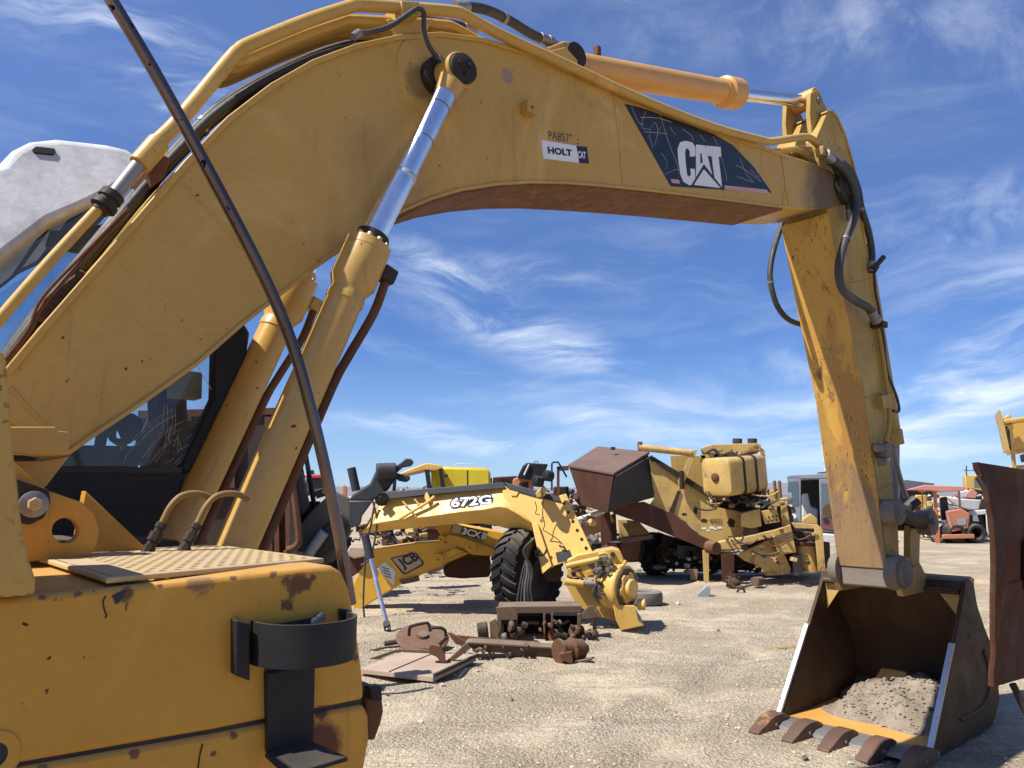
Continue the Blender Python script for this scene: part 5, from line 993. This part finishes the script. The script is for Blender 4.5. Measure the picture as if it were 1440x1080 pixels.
scrap('scrap_heap', 'dense dark iron and rust between the big tyre and the brown hopper', 770, 835, 715, 775, 14.0, 46, (m_dark, m_rusty, m_brown, m_cy, m_olivep), 15, 3, 9)
scrap('scrap_heap', 'dark scrap standing between the boom cylinders and the steel pole', 372, 470, 690, 800, 14.5, 60, (m_dark, m_rusty, m_dark, m_olivep, m_frame), 16, 4, 12)
scrap('scrap_heap', 'yellow and grey odds and ends below the lemon machine', 545, 610, 684, 700, 24, 30, (m_cy, m_offw, m_dark, m_grey), 17, 2, 6)
scrap('scrap_heap', 'rusty and dark machine parts between the grader neck and the backhoe boom', 505, 640, 734, 766, 16, 64, (m_dark, m_rusty, m_brown, m_dark, m_cy), 51, 3, 8)
scrap('scrap_heap', 'tall dark scrap beyond the grader leg and left of the hopper columns', 772, 836, 692, 765, 19.5, 64, (m_dark, m_rusty, m_dark, m_olivep, m_brown), 52, 4, 10)
scrap('scrap_heap', 'added black scrap standing in for the deep shade under the crusher belly', 930, 1085, 768, 800, 15.9, 44, (m_dark, m_dark, m_blk, m_brown), 53, 4, 10)  # added dark pieces imitate the broad shadow beneath the plant
scrap('scrap_heap', 'distant dark and yellow scrap along the horizon left of the crane cab', 1040, 1112, 690, 745, 26, 50, (m_dark, m_cy, m_rusty, m_offw, m_grey), 54, 3, 9)
scrap('scrap_heap', 'far coloured scrap row along the horizon behind the roller', 1275, 1405, 690, 740, 38, 70, (m_dark, m_offw, m_rusty, m_cy, m_maroon, m_grey), 55, 3, 9)
T = thing('steel_bin', 'long dark brown steel bin body behind the boom cylinders and cab', 'bin', gnd(280, 12))
PV('side', [(196, 584), (386, 579), (418, 690), (418, 862), (196, 862)], 12, 1.8, m_dark, T, bevel=.02); PV('top_rail', [(194, 577), (388, 573), (392, 583), (194, 589)], 11.95, .2, m_brown, T, bevel=.01)
for x in (205, 260, 320, 372): PV('rib', [(x, 586), (x + 9, 586), (x + 12, 862), (x + 3, 862)], 11.9, .1, m_brown, T)
def festoon(par, x0, x1, y0, y1, Y, n, seed, mats, r=.016):
    q = random.Random(seed)
    for k in range(n):
        x, y = q.uniform(x0, x1), q.uniform(y0, y1); w_, s_ = q.uniform(-.5, .5) * (x1 - x0), q.uniform(2, 10)
        TV('hose', [(x, y), (x + w_ * .3, y + s_), (x + w_ * .7, y + s_ * .8), (x + w_, y + q.uniform(-6, 8))], Y, r * q.uniform(.6, 1.3), q.choice(mats), par)
def bits(par, x0, x1, y0, y1, Y, n, seed, mats, smax=3.5):
    q = random.Random(seed)
    for k in range(n):
        c = V(q.uniform(x0, x1), q.uniform(y0, y1), Y); u = q.uniform(1.2, smax) * Y / F_PX; a = q.uniform(-.5, .5)
        X_ = Vector((math.cos(a), 0, math.sin(a))); Z_ = Vector((-math.sin(a), 0, math.cos(a)))
        if q.random() < .6: MB().box(c, X_ * u, (0, .08, 0), Z_ * u * q.uniform(.4, 1)).build('bracket', q.choice(mats), par, bevel=u * .1)
        else: MB().lathe(c + Vector((0, .05, 0)), (q.uniform(-.3, .3), -1, 0), [(0, u), (.10, u), (.10, u * .6), (.14, u * .6), (.14, 0)], 10).build('fitting', q.choice(mats), par)
festoon(PLANT, 1000, 1080, 692, 714, 14.5, 14, 31, (m_hose, m_hose, m_rusty, m_cy)); festoon(PLANT, 1040, 1120, 744, 785, 14.3, 8, 32, (m_hose, m_dark, m_rusty)); festoon(PLANT, 1000, 1045, 632, 642, 15.05, 8, 33, (m_hose, m_dark))
bits(PLANT, 1000, 1110, 700, 716, 14.4, 14, 34, (m_dark, m_cy, m_rusty, m_frame)); bits(PLANT, 1015, 1150, 745, 800, 14.35, 16, 35, (m_cy, m_dark, m_rusty, m_frame)); bits(PLANT, 930, 1010, 760, 805, 15.3, 16, 37, (m_dark, m_frame, m_wood, m_grey))
bits(GRADER, 836, 866, 782, 838, 9.62, 18, 38, (m_dark, m_olivep, m_gy, m_steel), 3.5); festoon(GRADER, 836, 868, 780, 835, 9.58, 9, 39, (m_hose, m_hose, m_gy), .012); bits(GRADER, 795, 840, 800, 820, 9.7, 8, 40, (m_gy, m_dark), 3); festoon(GRADER, 750, 800, 760, 810, 9.95, 6, 41, (m_hose,), .012)
bits(BOGIE, 700, 836, 874, 896, 9.0, 24, 42, (m_frame, m_rusty, m_dark, m_steel), 5); bits(BEAM, 660, 780, 909, 917, 8.05, 8, 43, (m_rusty, m_dark), 3)
# tan hide of scrap sheet left of the chrome ram
T = thing('folded_sheet', 'pale folded scrap sheet left of the chrome ram', 'scrap sheet', gnd(498, 11.4)); PV('sheet', [(486, 780), (492, 768), (514, 770), (514, 783), (498, 786)], 11.4, .3, m_panel, T, bevel=.02); PV('fold', [(486, 786), (514, 784), (512, 800), (494, 812), (488, 800)], 11.5, .2, m_brown, T, bevel=.02)
# --- loose pieces on the gravel
def small(name, label, cat, p): return thing(name, label, cat, p)
T = small('steel_block', 'small grey wedge of steel lying on gravel left of the gear', 'scrap', G(990, 838)); PV('wedge', [(980, 836), (993, 824), (999, 825), (998, 840), (984, 841)], 12.85, .15, m_grey, T, bevel=.01)
T = small('gear', 'small rusty gear lying at the foot of the crushing plant', 'gear', G(1031, 826)); gc = V(1031, 818, 14.0)
MB().lathe(gc, (.3, -1, .3), [(-.05, .0), (-.05, .12), (.05, .12), (.05, .05), (.09, .05), (.09, 0)], 18).build('gear_body', m_frame, T)
for k in range(10): MB().box(gc + Vector((math.cos(k * .628), .0, math.sin(k * .628))) * .13, (.02, 0, .0), (0, .04, 0), (0, 0, .02)).build('gear_tooth', m_dark, T)
TV('lever', [(1036, 826), (1050, 824), (1058, 822)], 13.9, .025, m_frame, T)
T = small('steel_drum', 'short brown steel cylinder lying on gravel beside the crushing plant', 'scrap', G(1066, 824)); MB().cyl(V(1061, 818, 14.0), V(1070, 817, 14.25), .085, seg=18).build('barrel', m_frame, T, bevel=.01)
T = small('steel_hook', 'bent dark iron hook on gravel before the crushing plant', 'scrap', G(1043, 832)); TV('hook', [(1036, 834), (1040, 828), (1046, 829), (1047, 834)], 13.4, .02, m_dark, T)
rr = random.Random(21)
for lab, x, y, r, m_ in (('black lump of clinker on the ground before the bucket teeth', 1132, 1068, .028, m_char), ('dark stone on open gravel below the flat panel', 545, 978, .02, m_char), ('pale stone on gravel below the scrap beam', 622, 966, .03, m_panel), ('small dark stone on open gravel left of the bucket', 1010, 890, .03, m_frame), ('brown stone on open ground near the lower edge', 720, 985, .02, m_frame)):
    p = G(x, y); b = MB(); b.rock((p.x, p.y, ground_h(p.x, p.y) + r * .6), r, rr); o = b.build('stone', m_, None, smooth=False, origin=p); tag(o, lab, 'stone', 'loose stones on the gravel')
# --- left of the pole: bits behind the boom cylinders
T = thing('steel_column', 'rusty red I-beam column standing behind the boom cylinders', 'steel column', gnd(395, 6.5))
PV('flange', [(384, 640), (391, 640), (393, 800), (386, 800)], 6.5, .14, m_rusty, T); PV('flange', [(400, 640), (406, 640), (408, 800), (402, 800)], 6.5, .14, m_rusty, T); PV('web', [(391, 640), (400, 640), (402, 800), (393, 800)], 6.57, .01, m_rusty, T)
MB().abox(T.location.x - .15, T.location.x + .15, T.location.y - .1, T.location.y + .25, 0, 1.2).build('base_block', m_rusty, T)
T = thing('bent_pipe', 'bent rusty pipe hooked upright between the column and the black dozer arm', 'pipe', gnd(416, 6.3)); TV('pipe', [(411, 674), (413, 690), (417, 720), (420, 750), (420, 762), (414, 770), (404, 774)], 6.3, .03, m_rusty, T); MB().cyl(gnd(404, 6.3), V(404, 774, 6.3), .03).build('stand', m_rusty, T)
T = thing('dozer_wreck', 'dark grey dozer arm and blade scrap behind the steel pole', 'machine scrap', gnd(440, 12.8))
PV('arm', [(398, 778), (404, 760), (440, 716), (470, 690), (492, 700), (494, 750), (470, 790), (440, 800), (400, 800)], 12.8, .5, m_olivep, T, bevel=.03)
PV('arm_plate', [(455, 742), (480, 720), (494, 735), (470, 770), (440, 790), (432, 785)], 12.7, .1, m_char, T, bevel=.02); TV('strut', [(432, 782), (456, 748)], 12.6, .09, m_grey, T, seg=12)
PV('body', [(400, 745), (470, 735), (494, 760), (494, 830), (400, 830)], 13.0, .8, m_dark, T, bevel=.05); PV('curved_guard', [(415, 655), (426, 665), (436, 712), (424, 726), (418, 700)], 13.0, .2, m_olivep, T, bevel=.03)
PV('skid', [(400, 800), (490, 800), (490, 835), (400, 835)], 12.9, .6, m_dark, T, bevel=.02)
T = thing('roll_bar', 'pair of black upright bars behind the boom cylinders', 'frame', gnd(432, 13.6))
for x in (424, 434): TV('bar', [(x - 6, 628), (x + 8, 712)], 13.6, .045, m_blk, T)
PV('base', [(420, 705), (450, 705), (450, 832), (420, 832)], 13.6, .3, m_dark, T)
T = thing('red_vehicle', 'red and dark grey cab roof just right of the boom cylinders', 'vehicle', gnd(446, 22)); PV('roof', [(428, 667), (464, 667), (466, 673), (428, 672)], 22, 2, m_red, T, bevel=.03); PV('cab_side', [(430, 673), (464, 673), (466, 692), (430, 690)], 22.1, 1.8, m_char, T, bevel=.03); PV('body', [(424, 692), (476, 692), (478, 770), (424, 770)], 22, 2, m_offw, T, bevel=.05)
PV('beacon', [(433, 661), (441, 661), (442, 667), (433, 667)], 22.4, .3, m_dark, T)
T = thing('orange_post', 'orange painted stub post beyond the black hitch', 'post', gnd(485, 18)); PV('post', [(481, 684), (484, 681), (488, 685), (489, 780), (480, 780)], 18, .2, m_orange, T, bevel=.02)
# --- yellow wheel machine: canopy cab and lemon engine hood
T = thing('wheel_loader', 'bright yellow machine with open black-pillared cab and lemon engine hood', 'loader', gnd(640, 22))
PV('engine_hood', [(608, 660), (620, 656), (684, 658), (690, 663), (690, 730), (608, 730)], 22, 2.4, m_lemon, T, bevel=.08); PV('hood_seam', [(656.5, 661), (658, 661), (658, 692), (656.5, 692)], 21.99, .02, m_dark, T)
PV('cab_roof', [(560, 667), (572, 661), (600, 651), (620, 654), (624, 659), (612, 662), (598, 661), (572, 667)], 21.6, 2.0, m_gy, T, bevel=.03)
for q in ([(597, 661), (604, 661), (608, 695), (602, 695)], [(617, 659), (622, 659), (628, 695), (621, 695)], [(553, 668), (558, 668), (556, 700), (551, 700)]): PV('pillar', q, 21.6, .15, m_blk, T)
PV('cab_rear', [(606, 661), (618, 660), (620, 695), (607, 695)], 22.4, .2, m_lemon, T); PV('mirror', [(624, 667), (630, 667), (630, 671), (625, 671)], 21.5, .1, m_blk, T, bevel=.01)
PV('body', [(540, 690), (690, 690), (690, 740), (540, 740)], 22.2, 2, m_dark, T, bevel=.05); TV('hand_rail', [(640, 656), (642, 652), (668, 653), (670, 657)], 22.6, .015, m_offw, T, straight=True)
for x in (570, 660): tyre(T, gnd(x, 21.9, .7), (0, -1, 0), .7, .5, m_tyre, 0)
# --- rust coloured engine machine with raised black hood
T = thing('rusty_machine', 'long rust-red machine body with louvred side behind the grader frame', 'machine', gnd(712, 24)); PV('body', [(693, 671), (727, 669), (729, 740), (693, 740)], 24, 1.8, m_brown, T, bevel=.03)
for x in (700, 708, 716): PV('louvre', [(x, 673), (x + 6, 673), (x + 6, 684), (x, 684)], 23.98, .03, m_dark, T)
PV('corner_post', [(688, 672), (692, 672), (692, 740), (688, 740)], 23.9, .2, m_dark, T)
T = thing('orange_engine_box', 'orange engine housing with raised black hood standing open behind the grader', 'machine', gnd(742, 22)); PV('housing', [(721, 675), (724, 672), (750, 671), (752, 740), (721, 740)], 22, 1.5, m_orange, T, bevel=.03); PV('grille', [(730, 679), (743, 678), (743, 688), (730, 688)], 21.98, .03, m_dark, T)
PV('raised_hood', [(727, 672), (735, 655), (740, 650.5), (771, 652.5), (768, 660), (760, 673), (745, 675)], 21.7, .9, m_blk, T, bevel=.04); TV('prop', [(737, 668), (744, 653)], 21.66, .025, m_offw, T); TV('grab_handle', [(751, 651), (752, 648.5), (756, 648.5), (757, 651)], 22, .012, m_blk, T, straight=True)
T = thing('rail_frame', 'rusty upright frame with black hand rail left of the brown hopper', 'frame', gnd(790, 17.5)); PV('upright', [(783, 656), (787, 656), (787, 760), (783, 760)], 17.5, .2, m_rusty, T); PV('top_bar', [(783, 656), (800, 655), (800, 661), (787, 662)], 17.5, .2, m_rusty, T); TV('hand_rail', [(776, 690), (776, 652), (778, 650), (785, 650), (788, 655), (797, 671)], 17.3, .022, m_blk, T, straight=True); PV('dark_box', [(778, 684), (800, 684), (802, 760), (778, 760)], 17.8, 1, m_dark, T, bevel=.03)
# --- crane cab
XY = 27
T = thing('crane_cab', 'grey crane cab with open door, teal windows and faded maroon panel', 'crane cab', gnd(1160, XY))
PV('roof', [(1107, 668), (1150, 666), (1215, 664), (1215, 674), (1107, 673)], XY, 2.2, m_grey, T, bevel=.03); PV('roof_box', [(1150, 664), (1200, 661), (1204, 667), (1150, 668)], XY + .5, 1.2, m_char, T, bevel=.03)
dr = PV('door', [(1107, 673), (1126, 673), (1126, 739), (1112, 738), (1106, 725)], XY - .25, .06, m_grey, T, bevel=.01); PV('door_pane', [(1109, 678), (1122, 677), (1123, 709), (1119, 711), (1107, 707)], XY - .27, .01, m_pane, dr); MB().cyl(V(1116, 726, XY - .26), V(1116, 726, XY - .30), .09, seg=14).build('door_lamp', m_white, dr)
PV('rear_wall', [(1126, 675), (1215, 675), (1215, 755), (1126, 755)], XY + 1.9, .1, m_interior, T); PV('side_wall', [(1152, 674), (1215, 673), (1215, 750), (1154, 748)], XY, .08, m_grey, T, bevel=.01)
w_ = PV('side_pane', [(1155, 680), (1176, 679), (1179, 720), (1155, 720)], XY - .02, .01, m_pane, T); PV('side_pane', [(1181, 679), (1213, 678), (1213, 720), (1183, 720)], XY - .02, .01, m_pane, T); PV('maroon_panel', [(1155, 723), (1178, 724), (1178, 746), (1155, 743)], XY - .02, .015, m_maroon, T); PV('emblem', [(1157, 729), (1164, 727), (1167, 733), (1165, 738), (1159, 736)], XY - .03, .005, m_char, T, smooth=False)
PV('seat', [(1128, 695), (1136, 693), (1140, 712), (1150, 716), (1150, 735), (1128, 735)], XY + .6, .5, m_offw, T, bevel=.06); PV('floor', [(1106, 737), (1215, 748), (1215, 756), (1106, 748)], XY, 2, m_char, T)
PV('step_box', [(1156, 750), (1182, 752), (1184, 767), (1160, 768), (1156, 762)], XY - .1, .6, m_offw, T, bevel=.05); PV('chassis', [(1110, 752), (1215, 756), (1215, 772), (1110, 770)], XY + .3, 2, m_dark, T, bevel=.05)
for x in (1130, 1190): tyre(T, gnd(x, XY + .6, .42), (0, -1, 0), .42, .4, m_tyre, 0)
T = thing('exhaust_stack', 'white ribbed insulator stack rising above the grey crane cab', 'exhaust', gnd(1166, 29)); MB().lathe(V(1165, 664, 29), UP, [(-2.6, .08), (.0, .08), (.05, .16), (.15, .16), (.18, .10), (.3, .10), (.34, .18), (.45, .2), (.5, .1), (.62, .1), (.66, .2), (1.05, .22), (1.1, .1)], 16).build('stack', m_offw, T, angle=30)
# --- orange roller at the right
RY = 27
T = thing('road_roller', 'faded orange road roller with salmon canopy on thin posts', 'roller', gnd(1335, RY))
PV('canopy', [(1272, 689), (1300, 682), (1358, 684), (1357, 690), (1322, 692), (1310, 690)], RY, 1.8, m_salmon, T, bevel=.03)
for q in ([(1312, 691), (1317, 691), (1320, 738), (1315, 738)], [(1347, 690), (1350, 690), (1352, 716), (1349, 716)], [(1296, 692), (1298, 692), (1299, 722), (1297, 722)]): PV('post', q, RY + .2, .1, m_orange, T)
PV('fender', [(1307, 734), (1316, 738), (1322, 742), (1323, 765), (1317, 765)], RY, .8, m_orange, T, bevel=.03)
eb = PV('engine_cover', [(1330, 719), (1352, 715), (1364, 722), (1362, 743), (1341, 748), (1334, 738)], RY - .1, 1.2, m_orange, T, bevel=.04); PV('cover_plate', [(1346, 730), (1359, 728), (1358, 738), (1346, 739)], RY - .12, .02, m_grey, eb)
PV('cover_edge', [(1330, 719), (1333, 719), (1341, 747), (1338, 748)], RY - .13, .05, m_salmon, eb)
PV('frame_rail', [(1325, 752), (1370, 751), (1371, 757), (1325, 758)], RY - .2, .3, m_orange, T, bevel=.02); PV('drum_frame', [(1320, 742), (1366, 748), (1366, 756), (1320, 756)], RY + .3, .8, m_dark, T, bevel=.03)
for x in (1335, 1362): tyre(T, gnd(x, RY + .2, .36), (0, -1, 0), .36, .7, m_dark, 0)
PV('seat', [(1322, 700), (1332, 698), (1336, 730), (1324, 732)], RY + .5, .5, m_char, T, bevel=.05)
PV('yellow_tank', [(1288, 696), (1303, 696), (1304, 712), (1288, 713)], 33, .8, m_gy, thing('yellow_box', 'small yellow box seen under the salmon canopy', 'box', gnd(1296, 33)), bevel=.04)
T = thing('white_hood', 'long off-white machine hood tilted behind the orange roller', 'machine hood', gnd(1362, 31)); PV('hood', [(1330, 698), (1350, 701), (1381, 703), (1378, 718), (1362, 717), (1345, 712)], 31, 1.4, m_offw, T, bevel=.05); PV('base', [(1340, 714), (1380, 717), (1380, 768), (1345, 766)], 31.2, 1, m_dark, T)
T = thing('white_cab_shell', 'empty white cab shell with dark opening right of the roller', 'cab shell', gnd(1382, 28)); PV('shell', holed([(1366, 720), (1396, 717), (1397, 752), (1370, 756)], [(1371, 725), (1372, 749), (1386, 748), (1386, 725)]) if False else [(1386, 718), (1398, 717), (1400, 752), (1388, 754)], 28, .8, m_offw, T, bevel=.03); PV('top', [(1364, 719), (1398, 716), (1398, 722), (1366, 725)], 28, .8, m_offw, T, bevel=.02); PV('interior', [(1364, 724), (1388, 722), (1388, 755), (1366, 756)], 28.2, .6, m_interior, T); PV('flap', [(1368, 724), (1374, 724), (1377, 733), (1368, 733)], 27.95, .03, m_white, T)
T = thing('red_box', 'tilted red sheet box above the white machine hood', 'box', gnd(1366, 34)); PV('lid', [(1357, 696), (1366, 687), (1375, 693), (1372, 701), (1357, 700)], 34, .5, m_salmon, T, bevel=.03); PV('stand', [(1358, 700), (1372, 701), (1372, 752), (1358, 752)], 34.1, .4, m_dark, T)
T = thing('dark_hood', 'dark tilted panel leaning right of the white hood', 'panel', gnd(1386, 30)); PV('panel', [(1380, 702), (1390, 703), (1384, 718), (1376, 717)], 30, .3, m_char, T, bevel=.02); PV('panel', [(1388, 706), (1400, 710), (1400, 760), (1386, 760)], 30.5, .3, m_maroon, T, bevel=.02)
T = thing('yellow_cab', 'distant yellow machine cab with a window and thin aerial', 'cab', gnd(1370, 42)); PV('cab_shell', [(1357, 668), (1384, 668), (1388, 690), (1358, 690)], 42, 2.2, m_gy, T, bevel=.05); PV('pane', [(1370, 673), (1379, 673), (1379, 685), (1370, 685)], 41.98, .03, m_pane, T); PV('body', [(1354, 688), (1392, 688), (1392, 740), (1354, 740)], 42.2, 2, m_char, T, bevel=.05); TV('aerial', [(1359, 668), (1359, 655)], 42, .03, m_dark, T); TV('aerial', [(1355, 661), (1369, 662)], 42, .02, m_dark, T)
T = thing('shed', 'low grey sheet roofed shed behind the stick at the right', 'shed', gnd(1275, 45)); PV('roof', [(1245, 680), (1275, 675), (1314, 680), (1314, 687), (1245, 687)], 45, 6, m_shed, T); PV('wall', [(1247, 687), (1312, 687), (1312, 742), (1247, 742)], 45.3, 5, m_char, T)
TV('pipe', [(1276, 715), (1289, 703)], 29, .22, m_char, thing('dark_pipe', 'thick dark pipe leaning left of the small yellow box', 'pipe', gnd(1282, 29)), seg=14)
# --- haul truck canopy at the right edge
T = thing('dump_body', 'yellow dump truck body with raised canopy lip at the right edge', 'dump truck body', gnd(1440, 13))
PV('side_board', [(1404, 577), (1407, 577), (1413, 600), (1420, 633), (1417, 633), (1411, 605)], 13, .9, m_gy, T); PV('inner_board', [(1408, 590), (1412, 593), (1421, 632), (1417, 634)], 13.2, .9, m_dark, T)
PV('canopy_edge', [(1411, 590), (1440, 586), (1500, 578), (1500, 586), (1440, 592), (1413, 596)], 13, .3, m_gy, T, bevel=.02); PV('canopy_floor', [(1414, 596), (1440, 592), (1500, 584), (1500, 620), (1440, 630), (1426, 632)], 13.4, 2.2, m_gy, T, bevel=.02)
PV('rib', [(1416, 597), (1425, 596), (1426, 603), (1417, 603)], 13.05, .3, m_gy, T, bevel=.01); PV('strut', [(1419, 603), (1424, 603), (1430, 660), (1425, 662)], 13.1, .2, m_gy, T, bevel=.01); PV('cap', [(1412, 586), (1416, 584), (1420, 581), (1422, 586), (1421, 590), (1412, 591)], 13.1, .2, m_gy, T, bevel=.02)
PV('truck_frame', [(1418, 655), (1520, 650), (1520, 800), (1422, 800)], 13.5, 2.5, m_gy, T, bevel=.04); PV('mirror', [(1434, 640), (1445, 636), (1445, 650), (1436, 650)], 12.9, .05, m_char, T, bevel=.01)
tyre(T, gnd(1500, 13.3, .8), (0, -1, 0), .8, .6, m_tyre, 0)
# --- rusty blade hanging close at the right edge
LYD = 4.6
T = thing('old_bulldozer', 'deeply rusted curved blade at the right edge hiding the bucket corner', 'blade', gnd(1440, LYD + .2))
le = [(1375, 650), (1377, 660), (1382, 668), (1379, 672), (1387, 684), (1391, 700), (1396, 725), (1400, 760), (1401, 800), (1400, 840), (1400, 890), (1401, 920), (1398, 945), (1398, 966)]
rows = []
for i, (x, y) in enumerate(le):
    u = (y - 650) / 316; cv_ = .20 * math.sin(math.pi * u) ** 1.1; row = []
    p0 = V(x, y, LYD)
    for j in range(9): row.append(p0 + Vector((j * .085, j * .068 , -.004 * j)) + Vector((-.5, .85, 0)) * cv_ * .16 * min(1, j / 3))
    rows.append(row)
g_ = MB(); nb = len(rows[0]); g_.v = [p for r in rows for p in r] + [p + Vector((.0, .035, 0)) for r in rows for p in r]; nr = len(rows); o_ = nr * nb
for i in range(nr - 1):
    for j in range(nb - 1): g_.f += [[i * nb + j, i * nb + j + 1, (i + 1) * nb + j + 1, (i + 1) * nb + j], [o_ + i * nb + j, o_ + (i + 1) * nb + j, o_ + (i + 1) * nb + j + 1, o_ + i * nb + j + 1]]
for i in range(nr - 1):
    for j in (0, nb - 1): g_.f.append([i * nb + j, (i + 1) * nb + j, o_ + (i + 1) * nb + j, o_ + i * nb + j])
for j in range(nb - 1):
    for i in (0, nr - 1): g_.f.append([i * nb + j, i * nb + j + 1, o_ + i * nb + j + 1, o_ + i * nb + j])
BLD = g_.build('blade_shell', m_blade, T, angle=50)
MB().tube([rows[k][0] + Vector((-.004, .017, 0)) for k in range(nr)], .020, 8).build('edge_rib', m_blade, BLD)
def bp(px, py, dz): 
    u = (py - 650) / 316; 
    x0 = [a for a, b in le if b >= py][0]; base = V(x0, py, LYD) + Vector((-.5, .85, 0)) * (.032 * math.sin(math.pi * max(0, u)) ** 1.1); return base + Vector((.085, .068, 0)).normalized() * ((px - x0) / F_PX * LYD * 1.5) + Vector((.62, -.78, 0)) * (dz - .004)
MB().loft([[bp(x, y, .002) for x, y in ((1427, 822), (1520, 820), (1520, 868), (1427, 866))], [bp(x, y, .018) for x, y in ((1430, 826), (1517, 824), (1517, 864), (1430, 862))]]).build('patch_plate', m_blade, BLD, bevel=.006)
PV('arm', [(1440, 760), (1600, 740), (1600, 820), (1440, 830)], LYD + .3, .2, m_rusty, T); TV('prop_leg', [(1424, 962, LYD + .1), (1445, 1005, LYD + .1), (1480, 1080, LYD + .05)], LYD, .022, m_dark, T, straight=True)
MB().cyl(V(1480, 1060, LYD + .15), gnd(1480, LYD + .15), .06).build('stand', m_rusty, T)
# --- straw
sw = MB(); rr = random.Random(2); c = G(1098, 912)
for k in range(60):
    a = rr.gauss(.2, .5); p = c + Vector((rr.gauss(0, .16), rr.gauss(0, .07), .012)); l = rr.uniform(.05, .16); p.z += ground_h(p.x, p.y)
    sw.tube([p, p + Vector((math.cos(a) * l, math.sin(a) * l, rr.uniform(0, .03)))], .0022, 3)
tag(sw.build('straw', mat('dry_straw', (.50, .38, .18), rough=.9, bump=0)), 'small scatter of dry straw on the gravel left of the bucket', 'straw', kind='stuff')
